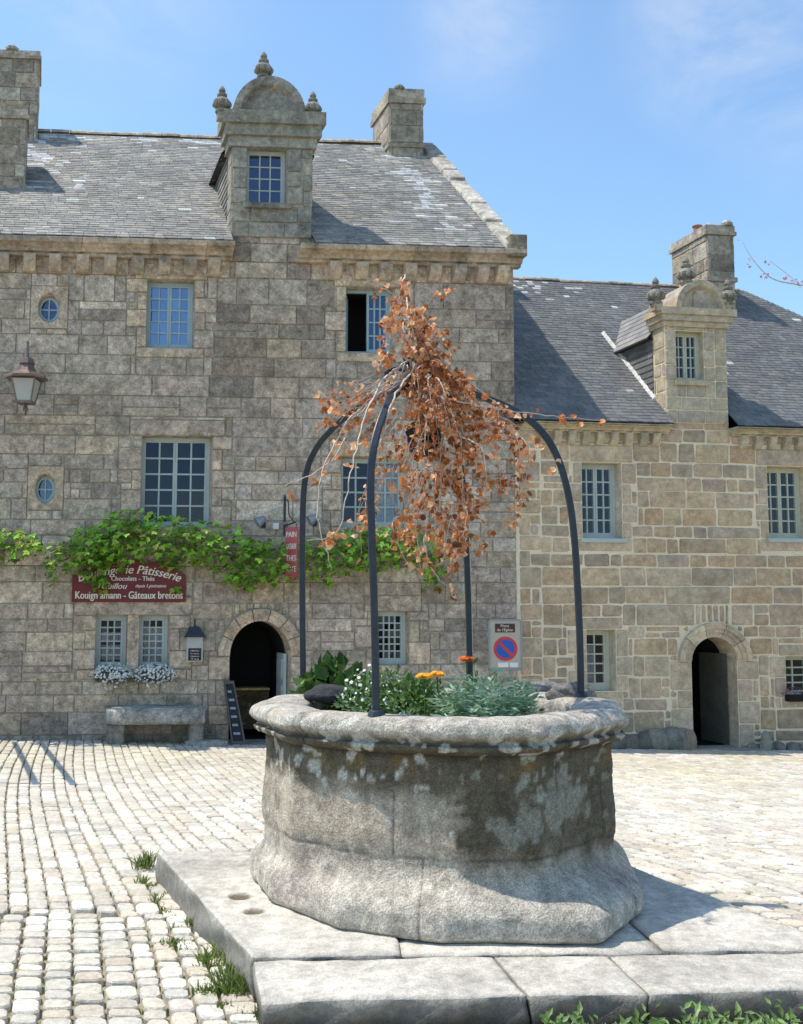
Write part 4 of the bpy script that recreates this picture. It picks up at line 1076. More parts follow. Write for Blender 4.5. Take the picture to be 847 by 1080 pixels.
so.c = [(1, 1, 1)] * len(so.f); so.m = [0] * len(so.f)
so.build('soil', M['soil'], well, smooth=True)
# loose rocks on the rim
def rock(C, s, tone, name, label, sq=(1, 1, .6), seed=0, group=None):
    bm = bmesh.new(); bmesh.ops.create_icosphere(bm, subdivisions=4, radius=1)
    for v in bm.verts:
        p = v.co.copy(); k = 1 + .28 * noise.noise(p * 1.2 + Vector((seed, 0, 0))) + .08 * noise.noise(p * 4 + Vector((seed, 3, 0))) + .03 * noise.noise(p * 12)
        v.co = Vector((p.x * k * s * sq[0], p.y * k * s * sq[1], p.z * k * s * sq[2]))
    me = bpy.data.meshes.new(name); bm.to_mesh(me); bm.free(); me.materials.append(tone)
    for p in me.polygons: p.use_smooth = True
    o = bpy.data.objects.new(name, me); col.objects.link(o); o.location = C; tag(o, label, 'rock'); return o
zrim = zp + .985
p = at_z(346, 737, zrim); rock((p.x + .0, p.y, zrim + .03), .11, mat('dark_rock', (.05, .05, .055), .8, bump=.8, bdist=.02), 'rock', 'dark rounded stone lying on the left side of the well rim', (1.2, .8, .55), 2)
p = at_z(602, 735, zrim); rock((p.x, p.y, zrim + .02), .11, M['rock'], 'rock', 'pale lumpy stone on the right side of the well rim', (1.3, .9, .6), 5)
p = at_z(560, 729, zrim); rock((p.x, p.y, zrim + .02), .12, M['rock'], 'rock', 'flat grey stone at the back of the well rim by the silver plant', (1.5, .8, .45), 8)

# ================================================================== IRON CANOPY
APX = at_y(431, 404, 5.6)
canopy = empty('iron_well_arch', (WC.x, WC.y, zrim), 'black wrought iron arch of four curved bars over the well', 'well arch')
def post(pix, name='post'):
    pts = [at_y(*q) for q in pix]; pts[0] = Vector((pts[0].x, pts[0].y, zrim - .06))
    mb = MB(); s = spline(pts, 8); mb.tube(s, .027, 4); mb.tube([pts[0] + Vector((0, 0, .06)), pts[0] + Vector((0, 0, .095))], [.052, .036], 8); o = mb.build(name, M['iron'], canopy); bevel(o, .006, 2); return o
def dep(y0, y1, n): return [lerp(y0, y1, i / (n - 1)) for i in range(n)]
y1 = at_z(320, 729, zrim).y
post([(320, 729, y1), (319, 640, y1), (319, 560, y1), (322, 505, y1 - .02), (333, 474, y1 - .06), (354, 449, y1 - .16), (382, 427, y1 - .30), (410, 412, (y1 + 5.6) / 2 - .1), (431, 402, 5.6)])
y2 = 4.98
post([(397, 745, y2), (395, 650, y2), (392, 560, y2), (391, 505, y2 + .01), (395, 468, y2 + .05), (404, 438, y2 + .16), (414, 418, y2 + .33), (431, 402, 5.6)])
y3 = at_z(613, 737, zrim).y
post([(613, 738, y3), (611, 660, y3), (606, 570, y3), (598, 515, y3), (584, 474, y3 + .02), (562, 446, y3 + .04), (530, 427, y3 + .06), (490, 413, y3 + .08), (455, 405, y3 + .05), (431, 402, 5.6)])
y4 = 6.38
post([(496, 722, y4), (494, 640, y4), (491, 560, y4), (488, 510, y4), (482, 470, y4 - .05), (470, 435, y4 - .2), (452, 412, y4 - .45), (431, 402, 5.6)])
mb = MB(); mb.tube([APX + Vector((0, 0, -.03)), APX + Vector((0, 0, .12))], [.035, .02], 8); 
C = APX + Vector((0, 0, .12)); mb.lathe(C, [(.01, 0), (.03, .01), (.035, .035), (.03, .06), (.01, .07)], 12); 
# scrolls
for sx in (-1, 1):
    pts = []
    for k in range(22):
        a = k / 21 * 4.6; rr_ = .085 - .003 * k; pts.append(APX + Vector((sx * (.09 - rr_ * math.cos(a) * 1.0), 0.0, .02 + rr_ * math.sin(a) + .0)))
    mb.tube(pts, .010, 6)
mb.build('crown_finial', M['iron'], canopy, smooth=True)
# pulley
pc = at_y(446, 462, 5.65); mb = MB(); n = 28; prf = [(.05, -.03), (.105, -.03), (.105, -.022), (.085, -.008), (.085, .008), (.105, .022), (.105, .03), (.05, .03)]
for i in range(n):
    a, b = 2 * math.pi * i / n, 2 * math.pi * (i + 1) / n
    for k in range(len(prf)):
        r0, w0 = prf[k]; r1, w1 = prf[(k + 1) % len(prf)]
        f = lambda t, r_, w_: pc + Vector((r_ * math.cos(t), w_, r_ * math.sin(t)))
        mb.face([f(a, r0, w0), f(b, r0, w0), f(b, r1, w1), f(a, r1, w1)])
mb.tube([pc + Vector((0, -.05, 0)), pc + Vector((0, .05, 0))], .02, 10)
for k in range(3):
    a = k * 2.09; mb.tube([pc, pc + Vector((.07 * math.cos(a), 0, .07 * math.sin(a)))], .014, 6)
for s in (-.045, .045): mb.tube([pc + Vector((0, s, -.01)), pc + Vector((0, s, .13)), pc + Vector((0, 0, .19))], .011, 5)
mb.tube([pc + Vector((0, 0, .18)), APX], .010, 5)
mb.build('pulley', M['iron'], canopy)

# ================================================================== LEAVES
def leaf_quad(mb, C, s, nrm, up, tone, fold=.35, curl=.2, wide=.8):
    nrm = nrm.normalized(); side = nrm.cross(up)
    if side.length < .05: side = Vector((1, 0, 0))
    side.normalize(); up = side.cross(nrm).normalized()
    a = C; tip = C - up * s + nrm * s * curl; m1 = C - up * s * .45 + side * s * .5 * wide + nrm * s * fold * .5; m2 = C - up * s * .45 - side * s * .5 * wide + nrm * s * fold * .5
    mid = C - up * s * .5
    mb.add([a, m1, tip, m2, mid], [(0, 1, 4), (1, 2, 4), (2, 3, 4), (3, 0, 4)], tone)
def rv(r): 
    v = Vector((r.gauss(0, 1), r.gauss(0, 1), r.gauss(0, 1))); return v.normalized()

# withered climber --------------------------------------------------
climber = empty('withered_climber', at_y(480, 722, 6.3), 'withered climber with rusty brown dry leaves trained over the iron well arch', 'climber')
rd_ = random.Random(12); br = MB(); dv = MB()
DC = [(0.748, 0.454, 0.276), (0.272, 0.108, 0.046), (0.589, 0.226, 0.082), (0.68, 0.287, 0.109), (0.499, 0.175, 0.059), (0.77, 0.41, 0.203), (0.374, 0.123, 0.04), (0.634, 0.247, 0.086), (0.838, 0.513, 0.29)]
def dry_leaf(p):
    s = rd_.uniform(.028, .058)
    n_ = Vector((rd_.gauss(0, .8), rd_.gauss(-.6, .7), rd_.gauss(.3, .6)))
    n_.normalize(); up = Vector((rd_.gauss(0, .4), rd_.gauss(0, .4), 1)); sd_ = n_.cross(up).normalized(); up = sd_.cross(n_).normalized()
    cup = rd_.uniform(-.5, .9); c = p - up * s * .5; vs = [c - n_ * s * cup * .25]; k = 7
    for i in range(k):
        a = 2 * math.pi * i / k; q = (.5 if i % 2 else .36) * rd_.uniform(.75, 1.15)
        vs.append(c + (sd_ * math.sin(a) * .85 + up * math.cos(a)) * s * q + n_ * s * (cup * .3 * abs(math.sin(a)) + rd_.uniform(-.16, .16)))
    dv.add(vs, [(0, 1 + i, 1 + (i + 1) % k) for i in range(k)], jit(rd_.choice(DC), .32, rd_))
def cluster(p, n, sp_=.045):
    for _ in range(n): dry_leaf(p + rv(rd_) * rd_.uniform(0, sp_))
# stem up the back post
stem = spline([at_y(497, 722, 6.44), at_y(496, 640, 6.43), at_y(493, 560, 6.42), at_y(488, 505, 6.42), at_y(470, 450, 6.1), at_y(450, 415, 5.8), at_y(434, 392, 5.6), at_y(436, 340, 5.55), at_y(432, 296, 5.5)], 6)
br.tube(stem, [lerp(.014, .006, i / (len(stem) - 1)) for i in range(len(stem))], 6)
def strand(pts, rad=.006, leafn=.0, n=6, start=0.15, spr=.045, cl=(1, 3)):
    s = spline(pts, n)
    s = [q + rv(rd_) * .006 for q in s]
    br.tube(s, [lerp(rad, .0018, i / (len(s) - 1)) for i in range(len(s))], 4, cap=False)
    L = 0
    for i in range(1, len(s)):
        seg = (s[i] - s[i - 1]).length
        if i / len(s) < start: continue
        k = seg * leafn
        while k > 0:
            if rd_.random() < k:
                q = s[i - 1].lerp(s[i], rd_.random()); cluster(q + rv(rd_) * rd_.uniform(.005, spr), rd_.randint(*cl))
            k -= 1
    return s
# named long canes (pixel guide, depth)
canes = [
 [(436, 402, 5.6), (400, 415, 5.4), (370, 450, 5.3), (345, 490, 5.3), (300, 512, 5.3)],
 [(436, 402, 5.6), (392, 420, 5.3), (360, 455, 5.2), (340, 500, 5.2), (335, 545, 5.15), (350, 600, 5.1)],
 [(432, 380, 5.6), (405, 400, 5.3), (385, 440, 5.1), (370, 500, 5.0), (356, 560, 5.0), (325, 570, 5.0)],
 [(436, 402, 5.6), (470, 420, 5.4), (520, 430, 5.3), (575, 438, 5.2), (635, 444, 5.2)],
 [(436, 402, 5.6), (480, 415, 5.6), (530, 440, 5.5), (570, 470, 5.5), (588, 515, 5.5)],
 [(450, 400, 5.6), (500, 430, 5.5), (535, 450, 5.5), (560, 480, 5.4), (540, 545, 5.4)],
 [(432, 330, 5.5), (415, 310, 5.5), (395, 302, 5.5)],
 [(436, 345, 5.5), (455, 315, 5.5), (475, 304, 5.5)],
 [(434, 350, 5.5), (410, 345, 5.4), (398, 340, 5.4)],
 [(433, 380, 5.5), (410, 372, 5.4), (398, 390, 5.35)],
 [(436, 402, 5.6), (425, 440, 5.3), (432, 480, 5.2), (440, 510, 5.2)],
 [(436, 402, 5.6), (448, 440, 5.3), (447, 480, 5.2)],
 [(436, 390, 5.5), (415, 420, 5.2), (400, 470, 5.1), (385, 530, 5.1), (392, 560, 5.1)],
 [(436, 390, 5.5), (400, 408, 5.3), (375, 425, 5.2), (352, 425, 5.2)],
 [(436, 390, 5.5), (405, 400, 5.3), (380, 405, 5.2), (365, 402, 5.2)],
 [(470, 560, 5.5), (468, 590, 5.5), (455, 600, 5.5), (475, 622, 5.5)],
]
den = [9, 8, 7, 15, 10, 16, 25, 25, 12, 14, 8, 8, 9, 14, 14, 22]
for c, d_ in zip(canes, den): strand([at_y(*q) for q in c], .007, d_, 7, .22, .05)
# column of hanging shoots
spine = [((430, 290), 12), ((430, 320), 26), ((436, 350), 36), ((448, 380), 36), ((458, 410), 44), ((465, 440), 66), ((472, 480), 72), ((472, 520), 70), ((470, 555), 60), ((466, 590), 40), ((462, 610), 22)]
def spine_at(t):
    i = min(int(t * (len(spine) - 1)), len(spine) - 2); f = t * (len(spine) - 1) - i
    a, b = spine[i], spine[i + 1]; return lerp(a[0][0], b[0][0], f), lerp(a[0][1], b[0][1], f), lerp(a[1], b[1], f)
for k in range(104):
    t = rd_.betavariate(1.4, 1.3) * .82; x, y, hw = spine_at(t); t2 = min(1, t + rd_.uniform(.08, .22)); x2, y2_, hw2 = spine_at(t2)
    o = max(-1.1, min(1.25, rd_.gauss(0.16, .5))); D = rd_.gauss(5.55, .17)
    a = at_y(x + o * hw * .35, y - 8, lerp(D, 5.55, .6)); b = at_y(x + o * hw * .9, y + rd_.uniform(-2, 12), D); c = at_y(x2 + o * hw2 * 1.0, y2_, D)
    strand([a, b, c], .0055, 20 if t < .8 else 13, 5, .25, .035, (2, 5))
# lower left straggle
for k in range(22):
    x = rd_.uniform(372, 440); y = rd_.uniform(470, 560); D = rd_.uniform(5.1, 5.6)
    strand([at_y(x + 12, y - 30, D), at_y(x, y, D), at_y(x + rd_.uniform(-14, 8), y + rd_.uniform(20, 45), D)], .003, 16, 5, .2, .04, (1, 2))
for k in range(26):
    x = rd_.uniform(345, 420); y = rd_.uniform(400, 470); D = rd_.uniform(5.1, 5.6)
    strand([at_y(lerp(x, 436, .5), y - 18, D), at_y(x, y, D), at_y(x - 12, y + 15, D)], .003, 16, 5, .2, .04, (1, 2))
br.build('stem', M['twig'], climber); dv.build('dry_leaves', M['deadleaf'], climber)

# green vine on the house -------------------------------------------
GC = [(0.345, 0.468, 0.066), (0.299, 0.286, 0.077), (0.207, 0.439, 0.04), (0.276, 0.527, 0.053), (0.138, 0.299, 0.033), (0.38, 0.632, 0.079), (0.103, 0.211, 0.026), (0.328, 0.545, 0.066)]
def vine(name, label, path, seed, dens, extra=()):
    r = random.Random(seed); base = path[0]
    v = empty(name, FL.P(FL.uz(base[0], base[1])[0], -.1, FL.uz(base[0], base[1])[1]), label, 'vine')
    st = MB(); lf = MB()
    pts = []
    for x, y, h in path: u, z = FL.uz(x, y, -.08); pts.append(FL.P(u, -.07, z))
    s = spline(pts, 6); st.tube(s, [.022] * len(s), 5)
    s2 = [q + Vector((0, -.05, .08 * math.sin(i * .9))) for i, q in enumerate(s)]; st.tube(s2, .012, 5)
    def put(u, z, hh, k, wmax=.68):
        for _ in range(k):
            a = r.uniform(0, 6.283); q = math.sqrt(r.random()); uu = u + q * hh * .9 * math.cos(a); zz = z + q * hh * math.sin(a)
            w = -.06 - r.random() ** .8 * wmax * (1 - .5 * q * q); p = FL.P(uu, w, zz)
            n_ = Vector((r.gauss(-.2, .6), r.gauss(-.7, .5), r.gauss(.9, .5))); s_ = r.uniform(.07, .125)
            up = Vector((r.gauss(0, .5), r.gauss(0, .3), 1)); tone = jit(r.choice(GC), .2, r)
            # palmate leaf: three to five leaflets
            n_.normalize()
            for g in (-.9, 0, .9) if s_ > .075 else (0,):
                M_ = Matrix.Rotation(g, 3, n_); leaf_quad(lf, p, s_ * (1 if g == 0 else .8), n_, M_ @ up, tone, .25, .15, .6)
    for i in range(len(path) - 1):
        (xa, ya, ha), (xb, yb, hb) = path[i], path[i + 1]; nstep = max(2, int(abs(xb - xa) / 7))
        for k in range(nstep):
            t = (k + r.random()) / nstep; x, y, h = lerp(xa, xb, t), lerp(ya, yb, t), lerp(ha, hb, t); u, z = FL.uz(x, y, -.2)
            hm = h * .0150; g = .7 + .7 * noise.noise(Vector((x * .035, seed, 0))) + .3
            put(u, z + r.uniform(-.06, .06), hm * 1.15, int(dens * h * g))
    for (x, y, h, k) in extra:
        u, z = FL.uz(x, y, -.2); put(u, z, h * .015, k, .3)
    st.build('vine_stem', M['bark'], v); lf.build('vine_leaves', M['leaf'], v); return v
vine('climbing_vine', 'long green creeper trained across the granite house above the bakery sign and doorway',
     [(58, 588, 14), (80, 580, 19), (105, 570, 22), (130, 563, 22), (160, 568, 24), (190, 574, 20), (215, 572, 22), (240, 584, 24), (262, 594, 24), (285, 592, 22), (310, 590, 20), (335, 588, 20), (360, 582, 20), (390, 578, 22), (420, 576, 20), (448, 582, 16), (462, 600, 10)], 3, 1.7,
     [(98, 598, 16, 60), (108, 616, 9, 26), (122, 590, 14, 40), (180, 588, 12, 24), (60, 615, 6, 5), (50, 600, 8, 8), (252, 612, 10, 16), (455, 615, 9, 16), (350, 606, 10, 14), (190, 592, 10, 12), (187, 622, 4, 4), (450, 600, 14, 16), (270, 580, 14, 20), (120, 572, 22, 40), (150, 560, 16, 30)])
vine('climbing_vine', 'short separate tuft of green creeper at the far left edge of the granite house', [(-40, 575, 16), (-10, 574, 16), (12, 575, 15), (28, 573, 13), (40, 578, 7)], 5, 1.7)

# ================================================================== BAKERY SIGN etc.
def text_geo(txt, size, shear=0.0, space=1.0):
    cu = bpy.data.curves.new('t', 'FONT'); cu.body = txt; cu.size = size; cu.align_x = 'CENTER'; cu.shear = shear; cu.resolution_u = 3; cu.space_character = space
    ob = bpy.data.objects.new('t', cu); col.objects.link(ob); bpy.context.view_layer.update()
    dg = bpy.context.evaluated_depsgraph_get(); me = bpy.data.meshes.new_from_object(ob.evaluated_get(dg))
    vs = [v.co.copy() for v in me.vertices]; fs = [tuple(p.vertices) for p in me.polygons]
    bpy.data.objects.remove(ob); bpy.data.curves.remove(cu); bpy.data.meshes.remove(me); return vs, fs
def put_text(mb, F, txt, u, z, w, size, width=None, shear=0, arc=0, bold=.0, sx=None):
    vs, fs = text_geo(txt, size, shear)
    x0 = min(v.x for v in vs); x1 = max(v.x for v in vs); k = (width / (x1 - x0)) if width else 1
    out = []
    for v in vs:
        x = (v.x - (x0 + x1) / 2) * k; y = v.y
        if arc: a = x / arc; X = (arc + y) * math.sin(a); Y = (arc + y) * math.cos(a) - arc
        else: X, Y = x, y
        out.append(F.P(u + X, w, z + Y))
    mb.add(out, fs)
    if bold:
        mb.add([F.P(u, w - .0008, 0) - F.P(u, w, 0) + q + F.d * bold for q in out], fs)
s = FL.rect(76, 603, 196, 635, -.06); su, sw = (s[0] + s[1]) / 2, (s[1] - s[0])
sign = empty('shop_sign', FL.P(su, -.06, s[2]), 'dark red bakery sign with arched top and cream lettering under the creeper', 'shop sign')
ztop = FL.uz(135, 590, -.06)[1]
n = 20; top = [(lerp(s[1], s[0], i / n), s[3] - .06 + (ztop - s[3] + .06) * math.sin(math.pi * i / n) ** .8) for i in range(n + 1)]
out = [(s[0], s[2]), (s[1], s[2])] + top
mb = MB(); k = len(out); A = [FL.P(a, -.075, z) for a, z in out]; B = [FL.P(a, -.03, z) for a, z in out]
mb.add(A + B, [tuple(range(k)), tuple(range(k, 2 * k))[::-1]] + [(i, (i + 1) % k, k + (i + 1) % k, k + i) for i in range(k)]); mb.build('board', M['red'], sign)
mb = MB(); hh = ztop - s[2]
put_text(mb, FL, 'Boulangerie Pâtisserie', su, s[2] + hh * .67, -.079, .19, sw * .90, .25, arc=2.3, bold=.006)
put_text(mb, FL, 'Chocolats - Thés', su + .05, s[2] + hh * .50, -.079, .10, sw * .38, 0, bold=.004)
put_text(mb, FL, 'Guillou', su - sw * .13, s[2] + hh * .31, -.079, .13, sw * .22, .35, bold=.004)
put_text(mb, FL, 'depuis 3 générations', su + sw * .19, s[2] + hh * .345, -.079, .07, sw * .27, .3, bold=.002)
put_text(mb, FL, 'Kouign amann - Gâteaux bretons', su, s[2] + hh * .08, -.079, .165, sw * .94, 0, bold=.006)
mb.build('lettering', M['letter'], sign)

# hanging banner sign with bracket (projects from the wall)
bz = FL.uz(308, 556, -.5)[1]; bu = FL.uz(308, 556, -.5)[0]; zb_ = FL.uz(308, 613, -.5)[1]
hs = empty('projecting_sign', FL.P(bu, 0, bz), 'narrow faded red hanging sign with white words on an iron bracket', 'hanging sign')
mb = MB(); wa = .13
pts = [(-wa, bz), (wa, bz), (wa, zb_ + .12), (0, zb_), (-wa, zb_ + .12)]
F2 = lambda a, z, o: FL.P(bu, -.5, z) + Vector((math.cos(R(-38)), math.sin(R(-38)), 0)) * a + Vector((math.sin(R(-38)), -math.cos(R(-38)), 0)) * o
A = [F2(a, z, .012) for a, z in pts]; B = [F2(a, z, -.012) for a, z in pts]
mb.add(A + B, [tuple(range(5)), tuple(range(5, 10))[::-1]] + [(i, (i + 1) % 5, 5 + (i + 1) % 5, 5 + i) for i in range(5)]); mb.build('board', M['pink'], hs)
mb = MB()
for i, (tx, zz) in enumerate((('PAIN', .10), ('GATEAUX', .32), ('THES', .54), ('CAFE', .74))):
    z = bz - (bz - zb_) * zz - .07; vs, fs = text_geo(tx, .12); x0 = min(v.x for v in vs); x1 = max(v.x for v in vs); k = .215 / (x1 - x0)
    mb.add([F2((v.x - (x0 + x1) / 2) * k, z + v.y, .0145) for v in vs], fs)
    mb.add([F2((v.x - (x0 + x1) / 2) * k + .006, z + v.y, .0155) for v in vs], fs)
mb.build('lettering', M['letter'], hs)
mb = MB(); q0 = FL.P(bu, 0.0, bz + .06); q1 = FL.P(bu, -.72, bz + .06); mb.tube([q0, q1], .014, 6)
mb.tube(spline([FL.P(bu, 0, bz + .5), FL.P(bu, -.25, bz + .42), FL.P(bu, -.3, bz + .22), FL.P(bu, -.6, bz + .08)], 5), .010, 6)
mb.fbox(FL, bu - .02, bu + .02, -.02, .0, bz - .1, bz + .62)
mb.tube([F2(-.1, bz, 0), F2(-.1, bz + .06, 0)], .006, 4); mb.tube([F2(.1, bz, 0), F2(.1, bz + .06, 0)], .006, 4)
mb.build('bracket', M['iron'], hs)
# spotlights
def spot(px, py, label):
    u, z = FL.uz(px, py, -.3); e = empty('wall_spotlight', FL.P(u, 0, z), label, 'spotlight', 'spotlights above the creeper')
    mb = MB(); mb.tube([FL.P(u + .1, 0, z - .02), FL.P(u + .05, -.22, z), FL.P(u, -.32, z + .02)], .012, 6); mb.fbox(FL, u + .06, u + .14, -.03, 0, z - .07, z + .03); mb.build('arm', M['iron'], e)
    mb = MB(); C = FL.P(u - .02, -.34, z + .02); ax = Vector((-.5, -.2, -.35)).normalized(); mb.tube([C + ax * -.10, C + ax * -.06, C + ax * .03, C + ax * .06], [.03, .055, .085, .09], 12); mb.build('lamp_head', M['zinc'], e, smooth=False)
spot(275, 551, 'small grey wall spotlight left of the hanging sign'); spot(330, 549, 'small grey wall spotlight right of the hanging sign')
u, z = FL.uz(291, 555, -.05); mb = MB(); mb.fbox(FL, u - .045, u + .045, -.075, -.02, z - .05, z + .05); o = bevel(mb.build('junction_box', M['white'], None), .01); tag(o, 'small white cable junction box above the doorway', 'junction box')

# street lantern on a wall bracket
lu, lz = FL.uz(28, 400, -.7); lb = FL.P(lu, -.7, 0)
lan = empty('wall_lantern', FL.P(lu, 0, lz), 'old copper street lantern with frosted panes on the upper left wall', 'lantern')
zz = lambda py: FL.uz(28, py, -.7)[1]
mb = MB()
def pyr(mb, zs_, rs_, tone=(1, 1, 1), n=4, mi=0):
    vs = []
    for z_, r_ in zip(zs_, rs_):
        for k in range(n):
            a = 2 * math.pi * (k + .5) / n + YL; vs.append((lb.x + r_ * math.cos(a), lb.y + r_ * math.sin(a), z_))
    fs = [(i * n + k, i * n + (k + 1) % n, (i + 1) * n + (k + 1) % n, (i + 1) * n + k) for i in range(len(zs_) - 1) for k in range(n)] + [tuple(range(n))[::-1], tuple((len(zs_) - 1) * n + k for k in range(n))]
    mb.add(vs, fs, tone, mi)
pyr(mb, [zz(400), zz(398), zz(392), zz(385), zz(384), zz(378), zz(377), zz(372), zz(360)], [.31, .315, .15, .10, .12, .09, .03, .02, .02], n=8)
mb.build('lantern_hood', M['copper'], lan)
mb = MB(); pyr(mb, [zz(424), zz(401)], [.145, .235]); mb.build('lantern_glass', M['frost'], lan)
mb = MB()
for k in range(4):
    a = 2 * math.pi * (k + .5) / 4 + YL; mb.tube([(lb.x + .15 * math.cos(a), lb.y + .15 * math.sin(a), zz(424)), (lb.x + .245 * math.cos(a), lb.y + .245 * math.sin(a), zz(400))], .012, 4)
pyr(mb, [zz(426), zz(423.5)], [.16, .16]); mb.lathe((lb.x, lb.y, zz(434)), [(.02, 0), (.045, .03), (.03, .07), (.02, .12)], 10)
mb.tube(spline([(lb.x, lb.y, zz(434) + .03), tuple(FL.P(lu, -.55, zz(436))), tuple(FL.P(lu, -.2, zz(428))), tuple(FL.P(lu, 0, zz(425)))], 5), .014, 6)
mb.build('lantern_frame', M['copper'], lan)

# menu lantern case
mu = FL.rect(197, 672, 214, 698, -.1); e = empty('menu_case', FL.P((mu[0] + mu[1]) / 2, 0, mu[2]), 'small wall menu case with dark hood beside the arched doorway', 'menu case')
mb = MB(); mb.fbox(FL, mu[0], mu[1], -.10, -.02, mu[2], mu[3]); mb.build('case', M['frost'], e)
mb = MB(); mb.fbox(FL, mu[0] + .025, mu[1] - .025, -.106, -.098, mu[2] + .02, lerp(mu[2], mu[3], .55)); mb.build('menu_board', M['chalk'], e)
mb = MB(); c_ = (mu[0] + mu[1]) / 2
for i in range(4): put_text(mb, FL, ('MENU', 'Crepes', 'Galettes', 'Tea')[i], c_, lerp(mu[2], mu[3], .42 - i * .11), -.109, .03, .13)
mb.build('lettering', M['letter'], e)
mb = MB(); zt_ = FL.uz(205, 661, -.1)[1]; o = .04
v = [FL.P(mu[0] - o, -.16, mu[3]), FL.P(mu[1] + o, -.16, mu[3]), FL.P(mu[1] + o, -.01, mu[3]), FL.P(mu[0] - o, -.01, mu[3]), FL.P(c_ - .06, -.09, zt_), FL.P(c_ + .06, -.09, zt_), FL.P(c_ + .06, -.02, zt_), FL.P(c_ - .06, -.02, zt_)]
mb.hexa(v); mb.tube([FL.P(c_, -.06, zt_), FL.P(c_, -.04, zt_ + .12)], .012, 6); mb.build('hood', M['iron'], e)

# chalkboard leaning by the door
bb = [(236, 718), (246, 718), (259, 781), (246, 783)]
e = empty('chalkboard', FL.P(FL.uz(248, 781)[0], -.3, ground(-2.5, 15.6)), 'tall narrow black chalkboard leaning beside the arched doorway', 'chalkboard')
mb = MB(); gz = ground(-2.6, 15.6); ua_, z_a = FL.uz(236, 718, -.12); ub_, _ = FL.uz(246.5, 718, -.12); uc, _ = FL.uz(259, 781, -.35); ud, _ = FL.uz(244, 781, -.35)
mb.hexa([FL.P(ud, -.38, gz), FL.P(uc, -.38, gz), FL.P(uc, -.35, gz), FL.P(ud, -.35, gz), FL.P(ua_, -.12, z_a), FL.P(ub_, -.12, z_a), FL.P(ub_, -.09, z_a), FL.P(ua_, -.09, z_a)]); mb.build('board', M['chalk'], e)
mb = MB()
def bp(s_, t, o): return FL.P(lerp(lerp(ud, uc, s_), lerp(ua_, ub_, s_), t), lerp(-.38, -.12, t) - o, lerp(gz, z_a, t))
for (s0, s1, t0, t1) in ((0, .12, 0, 1), (.88, 1, 0, 1), (.12, .88, 0, .06), (.12, .88, .95, 1)):
    mb.hexa([bp(s0, t0, 0.0), bp(s1, t0, 0.0), bp(s1, t1, 0.0), bp(s0, t1, 0.0), bp(s0, t0, .02), bp(s1, t0, .02), bp(s1, t1, .02), bp(s0, t1, .02)])
mb.build('frame', M['wood'], e)
mb = MB()
for k in range(6):
    t = .16 + k * .13; a, b = .24, .24 + rnd.uniform(.35, .52); mb.face([bp(a, t, .004), bp(b, t, .004), bp(b, t + .035, .004), bp(a, t + .035, .004)])
mb.build('chalk_writing', M['zinc'], e)

# stone bench
be = FL.rect(112, 746, 215, 763, -.45); gz = ground(-4, 15.5)
e = empty('stone_bench', FL.P((be[0] + be[1]) / 2, -.4, gz), 'rough granite bench against the wall under the flower boxes', 'bench')
def rough(mb, F, u0, u1, w0, w1, z0, z1, tone, nx=12, ny=4, nz=3, amp=.02, seed=0):
    bm = bmesh.new(); bmesh.ops.create_cube(bm, size=1); bmesh.ops.bevel(bm, geom=bm.edges[:], offset=.06, segments=2, affect='EDGES')
    bmesh.ops.subdivide_edges(bm, edges=bm.edges[:], cuts=3, use_grid_fill=True)
    bm.verts.index_update(); vs = []
    for v in bm.verts:
        p = F.P(lerp(u0, u1, v.co.x + .5), lerp(w0, w1, v.co.y + .5), lerp(z0, z1, v.co.z + .5)); k = noise.noise(p * 3 + Vector((seed, 0, 0))) * amp + noise.noise(p * 9) * amp * .4
        vs.append(p + Vector((v.co.x * k, v.co.y * k * 2, k)))
    mb.add(vs, [tuple(v.index for v in f.verts) for f in bm.faces], tone); bm.free()
mb = MB(); rough(mb, FL, be[0], be[1], -.62, -.14, be[2], be[3], (.33, .315, .28), seed=1); mb.build('seat', M['stoneL'], e, smooth=True)
for x0_, x1_ in ((114, 131), (200, 214)):
    q = FL.rect(x0_, 760, x1_, 778, -.45); mb = MB(); rough(mb, FL, q[0], q[1], -.55, -.15, gz - .1, be[2] + .02, (.27, .24, .19), seed=x0_); mb.build('leg', M['stoneL'], e, smooth=True)
q = FL.rect(196, 776, 238, 783, -.5); mb = MB(); rough(mb, FL, q[0], q[1], -.7, -.2, gz - .05, gz + .06, (.33, .31, .27), seed=9); o = mb.build('step_stone', M['stoneL'], None, smooth=True); tag(o, 'flat worn stone slab on the cobbles beside the bench and chalkboard', 'stone slab')
# guard stones at the right door
for (x, lab, s_) in ((731, 'squat reddish guard stone left of the right house doorway', (.11, .11, .20)), (811, 'pale stubby guard stone right of the right house doorway', (.09, .09, .21))):
    u, _ = FR.uz(x, 775, -.3); p = FR.P(u, -.22, 0); g_ = ground(p.x, p.y)
    rock((p.x, p.y, g_ + .10), 1, mat('guard_stone', (.30, .21, .15) if x < 760 else (.30, .28, .22), bump=.6), 'guard_stone', lab, s_, x); bpy.context.view_layer.update()

